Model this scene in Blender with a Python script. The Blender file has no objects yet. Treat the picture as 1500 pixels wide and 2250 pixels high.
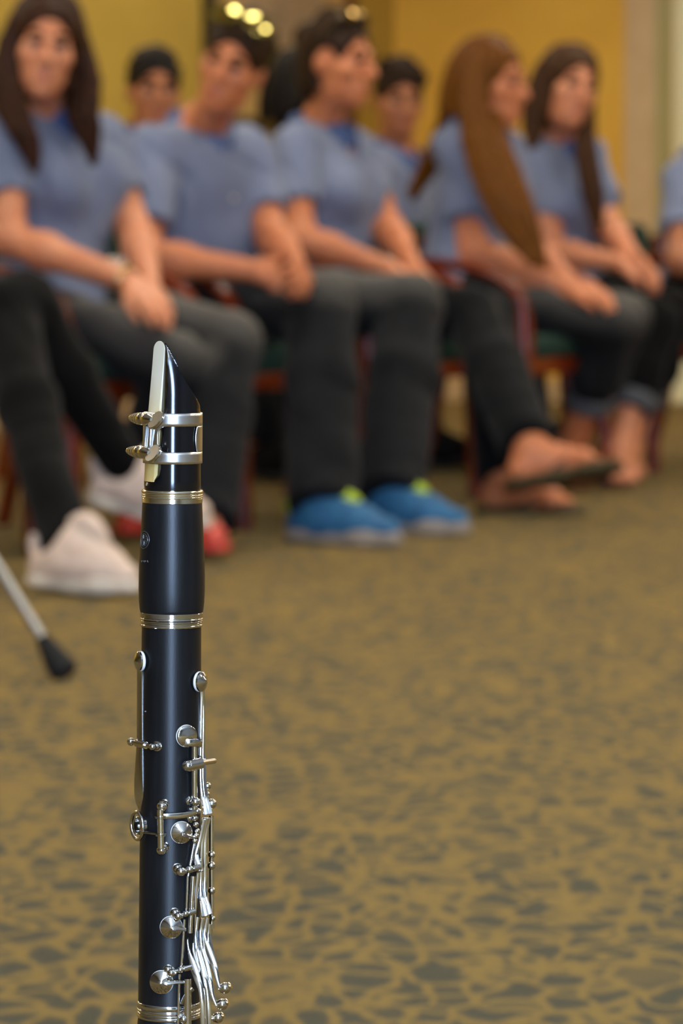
import bpy, bmesh, math, random
import numpy as np
from mathutils import Vector, Matrix

C = bpy.context.scene.collection
SC = bpy.context.scene
PI = math.pi
random.seed(7)
RNG = np.random.default_rng(11)

# ------------------------------------------------------------------ camera
FPX, CW, CH = 8500.0, 1500.0, 2250.0          # focal length in pixels of the 1500 x 2250 frame
CAM = Vector((0.0, 0.0, 0.73)); PITCH = math.radians(4.07)
cam_data = bpy.data.cameras.new('camera'); cam = bpy.data.objects.new('camera', cam_data); C.objects.link(cam)
cam.location = CAM; cam.rotation_euler = (PI / 2 - PITCH, 0, 0)
cam_data.sensor_fit = 'VERTICAL'; cam_data.sensor_height = 23.6; cam_data.sensor_width = 15.7
cam_data.lens = FPX / CH * 23.6
cam_data.clip_start = 0.05; cam_data.clip_end = 100
cam_data.dof.use_dof = True; cam_data.dof.focus_distance = 1.995
cam_data.dof.aperture_fstop = 8.8; cam_data.dof.aperture_blades = 0
SC.camera = cam

# ------------------------------------------------------------------ world, light, exposure
SC.view_settings.view_transform = 'Standard'; SC.view_settings.look = 'None'
SC.view_settings.gamma = 1; SC.view_settings.use_curve_mapping = False
SC.view_settings.exposure = 0.0
W = bpy.data.worlds.new('world'); SC.world = W; W.use_nodes = True
W.node_tree.nodes['Background'].inputs[0].default_value = (0.75, 0.85, 1.0, 1)
W.node_tree.nodes['Background'].inputs[1].default_value = 0.6
# room frame: U runs along the rows of chairs (away from the camera, to the right), V is where the sitters face
U = Vector((0.5, 0.8660254, 0)); V = Vector((0.8660254, -0.5, 0)); Z = Vector((0, 0, 1))
CORNER = Vector((0.237, 17.5, 0))
def room(u, v, z=0.0): return CORNER + U * u + V * v + Z * z
ROOM_ROT = math.atan2(U.y, U.x)
PANEL_POWER = 21.5
PANEL_COL = (1.0, 0.90, 0.74)
def area_light(name, loc, target, sx, sy, power, col):
    d = bpy.data.lights.new(name, 'AREA'); d.shape = 'RECTANGLE'; d.size = sx; d.size_y = sy
    d.energy = power; d.color = col
    o = bpy.data.objects.new(name, d); C.objects.link(o); o.location = loc
    o.rotation_euler = (Vector(target) - Vector(loc)).to_track_quat('-Z', 'Y').to_euler()
    return o
# added cool lamps for highlights on the clarinet: behind the camera and under the ceiling
U0, WV0, WV1, WZ0, WZ1 = -17.3, 9.4, 10.4, 0.06, 2.15      # back wall and its added, unseen glazed door
dl = area_light('cool_back_light', room(U0 + .04, (WV0 + WV1) / 2, (WZ0 + WZ1) / 2), room(U0 + 1, (WV0 + WV1) / 2, (WZ0 + WZ1) / 2), WV1 - WV0 - .1, WZ1 - WZ0 - .1, 370, (0.45, 0.65, 1.0))
area_light('cool_top_light', (-0.05, -0.95, 2.80), (-0.05, -0.949, 0.0), 0.6, 2.5, 120, (0.80, 0.89, 1.0))

# ------------------------------------------------------------------ helpers
def at(px, py, y):
    """the point at depth y that the camera sees at pixel (px, py)"""
    rx, ru = (px - CW / 2) / FPX, -(py - CH / 2) / FPX
    d = Vector((rx, math.cos(PITCH) + ru * math.sin(PITCH), -math.sin(PITCH) + ru * math.cos(PITCH)))
    return CAM + d * (y / d.y)
def ray(px, py):
    p = at(px, py, 1.0) - CAM
    return p.normalized()
def floor_at(px, py, z=0.0):
    d = ray(px, py); return CAM + d * ((z - CAM.z) / d.z)
BONES = []
def bone(parent, px, py, length, far=False):
    """the point seen at (px, py) that lies one bone length from its parent joint"""
    d = ray(px, py); b = (parent - CAM).dot(d); c = (parent - CAM).length_squared - length ** 2
    q = b * b - c
    t = b + (math.sqrt(q) if far else -math.sqrt(q)) if q > 0 else b
    p = CAM + d * t
    BONES.append((px, py, round((p - parent).length / length, 2)))
    return p

def mat(name, col, rough=0.5, metal=0.0, spec=0.5, **kw):
    m = bpy.data.materials.new(name); m.use_nodes = True
    b = m.node_tree.nodes['Principled BSDF']
    b.inputs['Base Color'].default_value = (*col, 1); b.inputs['Roughness'].default_value = rough
    b.inputs['Metallic'].default_value = metal; b.inputs['Specular IOR Level'].default_value = spec
    for k, v in kw.items(): b.inputs[k.replace('_', ' ')].default_value = v
    return m
def srgb(r, g, b):
    f = lambda c: (c / 255 / 12.92) if c / 255 <= 0.04045 else ((c / 255 + 0.055) / 1.055) ** 2.4
    return (f(r), f(g), f(b))
def noise_mix(m, col2, scale, detail=4, lo=0.4, hi=0.6, bump=0.0, bump_scale=None, dist=0.002, stretch=(1, 1, 1)):
    """grain: mixes the base colour with a second one through noise, with optional fine relief"""
    nt = m.node_tree; b = nt.nodes['Principled BSDF']
    tc = nt.nodes.new('ShaderNodeTexCoord'); mp = nt.nodes.new('ShaderNodeMapping'); mp.inputs['Scale'].default_value = stretch
    nt.links.new(tc.outputs['Object'], mp.inputs[0])
    n = nt.nodes.new('ShaderNodeTexNoise'); n.inputs['Scale'].default_value = scale; n.inputs['Detail'].default_value = detail
    nt.links.new(mp.outputs[0], n.inputs['Vector'])
    r = nt.nodes.new('ShaderNodeValToRGB'); r.color_ramp.elements[0].position = lo; r.color_ramp.elements[1].position = hi
    r.color_ramp.elements[0].color = b.inputs['Base Color'].default_value; r.color_ramp.elements[1].color = (*col2, 1)
    nt.links.new(n.outputs['Fac'], r.inputs[0]); nt.links.new(r.outputs[0], b.inputs['Base Color'])
    if bump:
        n2 = nt.nodes.new('ShaderNodeTexNoise'); n2.inputs['Scale'].default_value = bump_scale or scale; n2.inputs['Detail'].default_value = 3
        nt.links.new(mp.outputs[0], n2.inputs['Vector'])
        bp = nt.nodes.new('ShaderNodeBump'); bp.inputs['Strength'].default_value = bump; bp.inputs['Distance'].default_value = dist
        nt.links.new(n2.outputs['Fac'], bp.inputs['Height']); nt.links.new(bp.outputs[0], b.inputs['Normal'])
    return m

def link(name, me, m=None, parent=None, smooth=True, sharp=40):
    o = bpy.data.objects.new(name, me); C.objects.link(o)
    if m is not None and not me.materials: me.materials.append(m)
    if parent is not None: o.parent = parent
    if smooth and len(me.polygons):
        me.polygons.foreach_set('use_smooth', np.ones(len(me.polygons), dtype=bool))
        if sharp: me.set_sharp_from_angle(angle=math.radians(sharp))
    return o
def pydata(name, verts, faces, m=None, parent=None, smooth=True, sharp=40):
    me = bpy.data.meshes.new(name); me.from_pydata([tuple(v) for v in verts], [], faces); me.validate(); me.update()
    return link(name, me, m, parent, smooth, sharp)
def empty(name, loc=(0, 0, 0), rz=0.0):
    o = bpy.data.objects.new(name, None); C.objects.link(o); o.location = loc; o.rotation_euler = (0, 0, rz)
    o.empty_display_size = 0.1
    return o
def tag(o, label=None, cat=None, group=None, kind=None):
    for k, v in (('label', label), ('category', cat), ('group', group), ('kind', kind)):
        if v: o[k] = v
    return o
def root_loc(o):
    while o.parent is not None: o = o.parent
    return o.location
def copy_tree(o, parent=None):
    c = o.copy(); C.objects.link(c)
    if parent is not None: c.parent = parent
    for ch in list(o.children): copy_tree(ch, c)
    return c

class MB:
    """collects shapes into one mesh"""
    def __init__(s): s.v = []; s.f = []
    def add(s, vs, fs):
        n = len(s.v); s.v += [Vector(v) for v in vs]; s.f += [tuple(i + n for i in f) for f in fs]; return s
    def box(s, lo, hi, bev=0.0, frame=None):
        bm = bmesh.new(); bmesh.ops.create_cube(bm, size=1.0)
        lo, hi = Vector(lo), Vector(hi)
        for v in bm.verts: v.co = Vector([(lo[i] + hi[i]) / 2 + v.co[i] * (hi[i] - lo[i]) for i in range(3)])
        if bev: bmesh.ops.bevel(bm, geom=bm.edges[:], offset=bev, segments=2, affect='EDGES', profile=0.5)
        bm.verts.index_update(); vs = [v.co.copy() for v in bm.verts]; fs = [[v.index for v in f.verts] for f in bm.faces]; bm.free()
        if frame: vs = [frame(v) for v in vs]
        return s.add(vs, fs)
    def lathe(s, prof, o, n, seg=32, cap=True, x=None):
        """prof: list of (radius, height along n)"""
        o, n = Vector(o), Vector(n).normalized()
        a = Vector(x) if x is not None else (Vector((0, 0, 1)) if abs(n.z) < 0.9 else Vector((1, 0, 0)))
        a = (a - n * a.dot(n)).normalized(); b = n.cross(a)
        vs, fs = [], []
        for r, h in prof:
            for k in range(seg):
                t = 2 * PI * k / seg
                vs.append(o + n * h + (a * math.cos(t) + b * math.sin(t)) * r)
        for i in range(len(prof) - 1):
            for k in range(seg):
                k2 = (k + 1) % seg
                fs.append((i * seg + k, i * seg + k2, (i + 1) * seg + k2, (i + 1) * seg + k))
        if cap:
            fs.append(tuple(range(seg))[::-1]); fs.append(tuple((len(prof) - 1) * seg + k for k in range(seg)))
        return s.add(vs, fs)
    def ball(s, o, r, n=(0, 0, 1), seg=16):
        k = seg // 2
        return s.lathe([(max(r * math.sin(PI * i / k), r * 0.02), -r * math.cos(PI * i / k)) for i in range(k + 1)], o, n, seg)
    def tube(s, pts, rad, seg=12, closed=False, cap=True):
        pts = [Vector(p) for p in pts]; n = len(pts)
        rad = list(rad) if hasattr(rad, '__len__') else [rad] * n
        vs, fs = [], []; ref = None
        for i, p in enumerate(pts):
            t = (pts[(i + 1) % n] - pts[i - 1]) if closed else (pts[min(i + 1, n - 1)] - pts[max(i - 1, 0)])
            t.normalize()
            if ref is None:
                ref = Vector((0, 0, 1)) if abs(t.z) < 0.9 else Vector((1, 0, 0))
            a = (ref - t * ref.dot(t)).normalized(); b = t.cross(a); ref = a
            for k in range(seg):
                q = 2 * PI * k / seg
                vs.append(p + (a * math.cos(q) + b * math.sin(q)) * rad[i])
        m = n if closed else n - 1
        for i in range(m):
            j = (i + 1) % n
            for k in range(seg):
                k2 = (k + 1) % seg
                fs.append((i * seg + k, i * seg + k2, j * seg + k2, j * seg + k))
        if cap and not closed:
            fs.append(tuple(range(seg))[::-1]); fs.append(tuple((n - 1) * seg + k for k in range(seg)))
        return s.add(vs, fs)
    def ribbon(s, pts, wid, thick, nor, rnd=0.3):
        """a flat bar: rounded rectangle swept along pts; nor = outward face normal per point"""
        pts = [Vector(p) for p in pts]; n = len(pts)
        wid = list(wid) if hasattr(wid, '__len__') else [wid] * n
        thick = list(thick) if hasattr(thick, '__len__') else [thick] * n
        nor = [Vector(q) for q in nor] if hasattr(nor[0], '__len__') else [Vector(nor)] * n
        vs, fs = [], []
        for i, p in enumerate(pts):
            t = (pts[min(i + 1, n - 1)] - pts[max(i - 1, 0)]).normalized()
            w = t.cross(nor[i]).normalized(); q = w.cross(t).normalized()
            hw, ht = wid[i] / 2, thick[i] / 2; e = min(hw, ht) * 2 * rnd
            for a, b in ((hw, ht - e), (hw - e * .3, ht - e * .3), (hw - e, ht), (-hw + e, ht), (-hw + e * .3, ht - e * .3), (-hw, ht - e),
                         (-hw, -ht + e), (-hw + e, -ht), (hw - e, -ht), (hw, -ht + e)):
                vs.append(p + w * a + q * b)
        for i in range(n - 1):
            for k in range(10):
                k2 = (k + 1) % 10
                fs.append((i * 10 + k, (i + 1) * 10 + k, (i + 1) * 10 + k2, i * 10 + k2))
        fs.append(tuple(range(10))); fs.append(tuple((n - 1) * 10 + k for k in range(10))[::-1])
        return s.add(vs, fs)
    def build(s, name, m, parent=None, smooth=True, sharp=40, world=False):
        if world: q = root_loc(parent).copy(); s.v = [v - q for v in s.v]
        o = pydata(name, s.v, s.f, m, parent, smooth, sharp)
        bm = bmesh.new(); bm.from_mesh(o.data); bmesh.ops.recalc_face_normals(bm, faces=bm.faces); bm.to_mesh(o.data); bm.free()
        if smooth and sharp: o.data.set_sharp_from_angle(angle=math.radians(sharp))
        return o

def spline(pts, n):
    """Catmull-Rom through rows of numbers"""
    P = np.array([[float(c) for c in p] for p in pts]); m = len(P); out = []
    for k in range(n):
        t = k / (n - 1) * (m - 1); i = min(int(t), m - 2); f = t - i
        p0, p1, p2, p3 = P[max(i - 1, 0)], P[i], P[i + 1], P[min(i + 2, m - 1)]
        out.append(0.5 * (2 * p1 + (p2 - p0) * f + (2 * p0 - 5 * p1 + 4 * p2 - p3) * f * f + (3 * p1 - p0 - 3 * p2 + p3) * f ** 3))
    return np.array(out)

# ------------------------------------------------------------------ smooth solids: signed distances and surface nets
class Solid:
    def __init__(s): s.p = []
    def _push(s, fn, lo, hi, k, op): s.p.append((fn, np.array(lo), np.array(hi), k, op))
    def cone(s, a, b, ra, rb=None, k=0.02, flat=False, clip=None, op=0, flat0=False):
        a, b = np.array(a, float), np.array(b, float); rb = ra if rb is None else rb; ab = b - a; L2 = max(ab @ ab, 1e-12); L = math.sqrt(L2)
        def fn(X, Y, Z_):
            x, y, z = X - a[0], Y - a[1], Z_ - a[2]
            tt = (x * ab[0] + y * ab[1] + z * ab[2]) / L2
            t = np.clip(tt, 0, 1)
            if flat or flat0:
                lo_, hi_ = (-9 if flat0 else 0), (9 if flat else 1)
                t2 = np.clip(tt, lo_, hi_)
                d = np.sqrt((x - t2 * ab[0]) ** 2 + (y - t2 * ab[1]) ** 2 + (z - t2 * ab[2]) ** 2) - (ra + (rb - ra) * t)
                if flat: d = np.maximum(d, (tt - 1) * L)
                if flat0: d = np.maximum(d, -tt * L)
            else:
                d = np.sqrt((x - t * ab[0]) ** 2 + (y - t * ab[1]) ** 2 + (z - t * ab[2]) ** 2) - (ra + (rb - ra) * t)
            for c, n in (clip or ()): d = np.maximum(d, (X - c[0]) * n[0] + (Y - c[1]) * n[1] + (Z_ - c[2]) * n[2])
            return d
        m = max(ra, rb); s._push(fn, np.minimum(a, b) - m, np.maximum(a, b) + m, k, op); return s
    def path(s, pts, rad, k=0.02, **kw):
        for i in range(len(pts) - 1): s.cone(pts[i], pts[i + 1], rad[i], rad[i + 1], k, **kw)
        return s
    def ell(s, c, r, M=None, k=0.02, clip=None, op=0):
        """ellipsoid with radii r along the columns of M; op 1 cuts it away"""
        c = np.array(c, float); r = np.array(r, float); M = np.eye(3) if M is None else np.array(M, float)
        def fn(X, Y, Z_):
            x, y, z = X - c[0], Y - c[1], Z_ - c[2]; k0 = 0; k1 = 0
            for i in range(3):
                q = (x * M[0, i] + y * M[1, i] + z * M[2, i]) / r[i]
                k0 = k0 + q * q; k1 = k1 + (q / r[i]) ** 2
            k0 = np.sqrt(k0); k1 = np.sqrt(k1)
            d = k0 * (k0 - 1) / np.maximum(k1, 1e-9)
            for p, n in (clip or ()): d = np.maximum(d, (X - p[0]) * n[0] + (Y - p[1]) * n[1] + (Z_ - p[2]) * n[2])
            return d
        e = np.sqrt(((M * r) ** 2).sum(axis=1)); s._push(fn, c - e, c + e, k, op); return s
    def build(s, name, h, m, parent=None, wrinkle=0.0, wscale=30.0):
        lo = np.min([p[1] for p in s.p if p[4] == 0], axis=0) - 3 * h; hi = np.max([p[2] for p in s.p if p[4] == 0], axis=0) + 3 * h
        n = np.ceil((hi - lo) / h).astype(int) + 1
        ax = [(lo[i] + h * np.arange(n[i])).astype(np.float32) for i in range(3)]
        D = np.full(n, 1.0, np.float32)
        for fn, a, b, k, op in s.p:
            mg = k + 2 * h
            i0 = np.clip(np.floor((a - mg - lo) / h).astype(int), 0, n - 1); i1 = np.clip(np.ceil((b + mg - lo) / h).astype(int) + 1, 1, n)
            if (i1 <= i0).any(): continue
            X, Y, Z_ = ax[0][i0[0]:i1[0], None, None], ax[1][None, i0[1]:i1[1], None], ax[2][None, None, i0[2]:i1[2]]
            d = fn(X, Y, Z_).astype(np.float32); S = D[i0[0]:i1[0], i0[1]:i1[1], i0[2]:i1[2]]
            if op == 0:
                q = np.maximum(k - np.abs(S - d), 0) / k; S[...] = np.minimum(S, d) - q * q * k * 0.25
            else:
                q = np.maximum(k - np.abs(S + d), 0) / k; S[...] = np.maximum(S, -d) + q * q * k * 0.25
        if wrinkle:
            X, Y, Z_ = ax[0][:, None, None], ax[1][None, :, None], ax[2][None, None, :]
            w = wscale
            D += wrinkle * (np.sin(w * (X * 0.9 + 0.5 * Z_) + 2.0 * np.sin(w * 0.45 * Y + 1.3)) * np.sin(w * 0.8 * (Z_ - 0.4 * Y) + 1.7 * np.sin(w * 0.5 * X)))
            f = 1 - np.abs(np.sin(w * 0.75 * (Z_ * 0.9 + X * 0.45 + 0.25 * Y) + 1.6 * np.sin(w * 0.5 * (X - 0.6 * Y)) + 0.9 * np.sin(w * 0.9 * Z_)))
            D += wrinkle * 1.1 * f ** 4                # pressed-in creases
        for i in range(3):                     # nothing may reach the border
            sl = [slice(None)] * 3
            for e in (0, -1): sl[i] = e; D[tuple(sl)] = 1.0
        ins = D < 0
        cnt = np.zeros(n - 1, np.uint8)
        for dx in (0, 1):
            for dy in (0, 1):
                for dz in (0, 1): cnt += ins[dx:n[0] - 1 + dx, dy:n[1] - 1 + dy, dz:n[2] - 1 + dz]
        idx = np.argwhere((cnt > 0) & (cnt < 8))
        vid = np.full(n - 1, -1, np.int32); vid[idx[:, 0], idx[:, 1], idx[:, 2]] = np.arange(len(idx))
        cor = [(a, b, c) for a in (0, 1) for b in (0, 1) for c in (0, 1)]
        val = {c: D[idx[:, 0] + c[0], idx[:, 1] + c[1], idx[:, 2] + c[2]] for c in cor}
        acc = np.zeros((len(idx), 3)); num = np.zeros(len(idx))
        for c in cor:
            for i in range(3):
                if c[i] == 0:
                    e = list(c); e[i] = 1; va, vb = val[c], val[tuple(e)]
                    x = (va < 0) != (vb < 0); t = np.where(x, va / np.where(x, va - vb, 1), 0)
                    q = np.tile(np.array(c, float), (len(idx), 1)); q[:, i] += t
                    acc += q * x[:, None]; num += x
        co = lo + h * (idx + acc / num[:, None])
        quads = []
        for i in range(3):
            j, k = (i + 1) % 3, (i + 2) % 3
            A = [slice(1, -1)] * 3; B = [slice(1, -1)] * 3; A[i] = slice(0, -1); B[i] = slice(1, None)
            s0, s1 = ins[tuple(A)], ins[tuple(B)]
            e = np.argwhere(s0 != s1); off = np.ones(3, int); off[i] = 0; g = e + off
            f = s0[e[:, 0], e[:, 1], e[:, 2]]
            def cell(dj, dk):
                q = g.copy(); q[:, j] -= dj; q[:, k] -= dk; return vid[q[:, 0], q[:, 1], q[:, 2]]
            qd = np.stack([cell(1, 1), cell(0, 1), cell(0, 0), cell(1, 0)], axis=1)
            quads.append(np.where(f[:, None], qd, qd[:, ::-1]))
        F = np.concatenate(quads)
        if parent is not None: co = co - np.array(root_loc(parent))
        me = bpy.data.meshes.new(name); me.vertices.add(len(co)); me.vertices.foreach_set('co', co.astype(np.float32).ravel())
        me.loops.add(F.size); me.loops.foreach_set('vertex_index', F.ravel().astype(np.int32))
        me.polygons.add(len(F)); me.polygons.foreach_set('loop_start', np.arange(0, F.size, 4, dtype=np.int32))
        me.update(calc_edges=True)
        return link(name, me, m, parent, True, None)

# ------------------------------------------------------------------ materials
M = {}
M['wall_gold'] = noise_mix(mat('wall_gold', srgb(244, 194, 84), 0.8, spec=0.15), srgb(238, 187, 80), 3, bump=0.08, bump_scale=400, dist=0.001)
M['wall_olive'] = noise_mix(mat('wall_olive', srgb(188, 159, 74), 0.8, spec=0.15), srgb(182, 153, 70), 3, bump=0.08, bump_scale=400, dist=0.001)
M['wall_grey'] = noise_mix(mat('wall_grey', srgb(150, 148, 142), 0.8, spec=0.15), srgb(144, 142, 136), 3)
M['ceiling'] = mat('ceiling', (0.78, 0.74, 0.66), 0.9, spec=0.1)
M['trim'] = noise_mix(mat('trim', srgb(222, 192, 148), 0.5), srgb(215, 185, 141), 8)
M['jamb'] = mat('jamb', srgb(182, 172, 118), 0.5)  # darker than the trim: shadow side of the recess put into the colour
M['door'] = mat('door', srgb(250, 246, 208), 0.45)
M['metal_grey'] = mat('metal_grey', (0.5, 0.5, 0.48), 0.35, 1.0)
M['dark_metal'] = mat('dark_metal', (0.25, 0.24, 0.22), 0.4, 1.0)
M['rubber'] = noise_mix(mat('rubber', (0.008, 0.008, 0.008), 0.7, spec=0.3), (0.014, 0.014, 0.014), 200)
lp = mat('lamp', (1, 1, 1), 0.6); lp.node_tree.nodes['Principled BSDF'].inputs['Emission Color'].default_value = (*PANEL_COL, 1)
lp.node_tree.nodes['Principled BSDF'].inputs['Emission Strength'].default_value = PANEL_POWER
M['lamp'] = lp
M['glass'] = mat('glass', (0.9, 0.95, 1), 0.02); M['glass'].node_tree.nodes['Principled BSDF'].inputs['Transmission Weight'].default_value = 1.0

# carpet: dark grey-green cells in a branching tan net
cp = bpy.data.materials.new('carpet'); cp.use_nodes = True; nt = cp.node_tree; bs = nt.nodes['Principled BSDF']
bs.inputs['Roughness'].default_value = 0.95; bs.inputs['Specular IOR Level'].default_value = 0.1
bs.inputs['Sheen Weight'].default_value = 0.30; bs.inputs['Sheen Roughness'].default_value = 0.3; bs.inputs['Sheen Tint'].default_value = (1.0, 0.75, 0.3, 1)
N = nt.nodes.new; K = nt.links.new
tc = N('ShaderNodeTexCoord'); mp = N('ShaderNodeMapping'); mp.inputs['Rotation'].default_value = (0, 0, -0.5); mp.inputs['Scale'].default_value = (1.0, 0.62, 1)
K(tc.outputs['Object'], mp.inputs[0])
nz = N('ShaderNodeTexNoise'); nz.inputs['Scale'].default_value = 9; nz.inputs['Detail'].default_value = 2; K(mp.outputs[0], nz.inputs['Vector'])
dv = N('ShaderNodeVectorMath'); dv.operation = 'SUBTRACT'; dv.inputs[1].default_value = (0.5, 0.5, 0.5); K(nz.outputs['Color'], dv.inputs[0])
ds = N('ShaderNodeVectorMath'); ds.operation = 'SCALE'; ds.inputs['Scale'].default_value = 0.10; K(dv.outputs[0], ds.inputs[0])
ad = N('ShaderNodeVectorMath'); ad.operation = 'ADD'; K(mp.outputs[0], ad.inputs[0]); K(ds.outputs[0], ad.inputs[1])
vo = N('ShaderNodeTexVoronoi'); vo.feature = 'DISTANCE_TO_EDGE'; vo.inputs['Scale'].default_value = 22; vo.inputs['Randomness'].default_value = 1.0
K(ad.outputs[0], vo.inputs['Vector'])
vc = N('ShaderNodeTexVoronoi'); vc.feature = 'F1'; vc.inputs['Scale'].default_value = 22; K(ad.outputs[0], vc.inputs['Vector'])
rp = N('ShaderNodeValToRGB'); rp.color_ramp.elements[0].position = 0.045; rp.color_ramp.elements[1].position = 0.15
rp.color_ramp.elements[0].color = (0, 0, 0, 1); rp.color_ramp.elements[1].color = (1, 1, 1, 1); K(vo.outputs['Distance'], rp.inputs[0])
sx = N('ShaderNodeSeparateColor'); K(vc.outputs['Color'], sx.inputs[0])
big = N('ShaderNodeTexNoise'); big.inputs['Scale'].default_value = 4.5; big.inputs['Detail'].default_value = 3; K(mp.outputs[0], big.inputs['Vector'])
amt = N('ShaderNodeMath'); amt.operation = 'ADD'; K(sx.outputs['Red'], amt.inputs[0]); K(big.outputs['Fac'], amt.inputs[1])
am2 = N('ShaderNodeMapRange'); am2.inputs['From Min'].default_value = 0.25; am2.inputs['From Max'].default_value = 0.85; K(amt.outputs[0], am2.inputs['Value'])
mu = N('ShaderNodeMath'); mu.operation = 'MULTIPLY'; K(rp.outputs[0], mu.inputs[0]); K(am2.outputs[0], mu.inputs[1])
fine = N('ShaderNodeTexNoise'); fine.inputs['Scale'].default_value = 260; fine.inputs['Detail'].default_value = 2; K(tc.outputs['Object'], fine.inputs['Vector'])
cr = N('ShaderNodeMix'); cr.data_type = 'RGBA'
cr.inputs['A'].default_value = (*srgb(129, 104, 53), 1); cr.inputs['B'].default_value = (*srgb(50, 52, 52), 1); K(mu.outputs[0], cr.inputs['Factor'])
fm = N('ShaderNodeMix'); fm.data_type = 'RGBA'; fm.blend_type = 'OVERLAY'; fm.inputs['Factor'].default_value = 0.5
K(cr.outputs['Result'], fm.inputs['A']); K(fine.outputs['Color'], fm.inputs['B'])
hs = N('ShaderNodeHueSaturation'); hs.inputs['Saturation'].default_value = 1.0; K(cr.outputs['Result'], hs.inputs['Color'])
K(hs.outputs[0], bs.inputs['Base Color'])
bp = N('ShaderNodeBump'); bp.inputs['Strength'].default_value = 0.6; bp.inputs['Distance'].default_value = 0.004
K(fine.outputs['Fac'], bp.inputs['Height']); K(bp.outputs[0], bs.inputs['Normal'])
M['carpet'] = cp

# ------------------------------------------------------------------ the room
RF = lambda v: room(v.x, v.y, v.z)            # (u, v, z) of the room frame
def rbox(name, lo, hi, m, kind='structure', parent=None, bev=0.0):
    o = MB().box(lo, hi, bev, RF).build(name, M[m], parent, smooth=False)
    return tag(o, kind=kind) if parent is None else o
V1, HH = 14.0, 2.85
DV0, DV1 = 1.38, 2.33                          # the door opening in the far wall
tag(MB().add([room(U0, 0), room(U0, V1), room(0.6, V1), room(0.6, 0)], [(0, 1, 2, 3)]).build('floor', M['carpet'], smooth=False), kind='structure')
rbox('ceiling', (U0, -0.15, HH), (0.15, V1 + 0.15, HH + 0.12), 'ceiling')
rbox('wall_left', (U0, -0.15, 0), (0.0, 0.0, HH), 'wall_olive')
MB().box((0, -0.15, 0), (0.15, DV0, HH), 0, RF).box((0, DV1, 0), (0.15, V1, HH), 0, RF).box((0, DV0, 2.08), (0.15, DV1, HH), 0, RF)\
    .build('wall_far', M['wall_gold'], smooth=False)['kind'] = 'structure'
rbox('wall_right', (U0, V1, 0), (0.15, V1 + 0.15, HH), 'wall_grey')
MB().box((U0 - .15, 0, 0), (U0, WV0, HH), 0, RF).box((U0 - .15, WV1, 0), (U0, V1, HH), 0, RF).box((U0 - .15, WV0, 0), (U0, WV1, WZ0), 0, RF)\
    .box((U0 - .15, WV0, WZ1), (U0, WV1, HH), 0, RF).build('wall_back', M['wall_grey'], smooth=False)['kind'] = 'structure'
w = MB()
for a, b in ((WV0, WV0 + .06), (WV1 - .06, WV1), ((WV0 + WV1) / 2 - .025, (WV0 + WV1) / 2 + .025)): w.box((U0 - .1, a, WZ0), (U0 - .02, b, WZ1), 0, RF)
for a, b in ((WZ0, WZ0 + .06), (WZ1 - .06, WZ1)): w.box((U0 - .1, WV0, a), (U0 - .02, WV1, b), 0, RF)
win = tag(w.build('added_window_1', M['door'], smooth=False), kind='structure')  # glazed door added out of view around the cool lamp
for a, b in ((WV0 + .06, (WV0 + WV1) / 2 - .025), ((WV0 + WV1) / 2 + .025, WV1 - .06)):
    rbox('pane', (U0 - .065, a, WZ0 + .06), (U0 - .055, b, WZ1 - .06), 'glass', parent=win)
# door in the far wall: casing boards, jambs, panelled leaf set back in the opening
dr = tag(MB().box((0.012, DV0, 0.01), (0.057, DV1, 2.08), 0, RF).build('door_1', M['door'], smooth=False), kind='structure')
for a, b in ((DV0 - .222, DV0 - .075), (DV1 + .0, DV1 + .147)): rbox('casing_board', (-.025, a, 0), (0.0, b, 2.2), 'trim', parent=dr, bev=.005)
rbox('casing_board', (-.025, DV0 - .222, 2.08), (0, DV1 + .147, 2.2), 'trim', parent=dr, bev=.005)
rbox('jamb', (-.018, DV0 - .075, 0), (0.0, DV0, 2.08), 'jamb', parent=dr)
rbox('jamb', (-.018, DV1 - .02, 0), (0.012, DV1, 2.08), 'jamb', parent=dr)
for z0, z1 in ((.2, .95), (1.1, 1.95)):
    for a, b in ((DV0 + .1, DV0 + .44), (DV0 + .51, DV1 - .1)): rbox('door_panel', (.002, a, z0), (.012, b, z1), 'door', parent=dr, bev=.008)
q = MB().tube([room(.012, DV1 - .08, 1.0), room(-.04, DV1 - .08, 1.0), room(-.04, DV1 - .2, 1.0)], .011).build('door_handle', M['metal_grey'], dr)
rbox('baseboard_left', (U0, 0, 0), (0, .015, .1), 'trim'); rbox('baseboard_far', (-.015, .015, 0), (0, DV0 - .222, .1), 'trim')
rbox('baseboard_right', (-.015, DV1 + .147, 0), (0, V1, .1), 'trim')
# recessed ceiling lights
cl_proto = None
for iu, u in enumerate((-11.5, -9.2, -6.9, -4.6, -2.3)):
    for iv, v in enumerate((1.2, 3.6, 6.0, 8.4, 10.8)):
        if cl_proto is None:
            cl_proto = empty('ceiling_light')
            MB().box((-.3, -.3, -.006), (.3, .3, .004)).build('diffuser', M['lamp'], cl_proto, smooth=False)
            f = MB()
            for a, b in (((-.34, -.34, -.02), (.34, -.3, .0)), ((-.34, .3, -.02), (.34, .34, .0)), ((-.34, -.3, -.02), (-.3, .3, .0)), ((.3, -.3, -.02), (.34, .3, .0))): f.box(a, b, .003)
            f.build('frame', M['door'], cl_proto, smooth=False); o = cl_proto
        else: o = copy_tree(cl_proto)
        o.location = room(u, v, HH - .004); o.rotation_euler = (0, 0, ROOM_ROT)
        tag(o, 'square recessed ceiling light panel with a warm diffuser, out of frame overhead', 'ceiling light', 'ceiling lights above the room')

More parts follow.
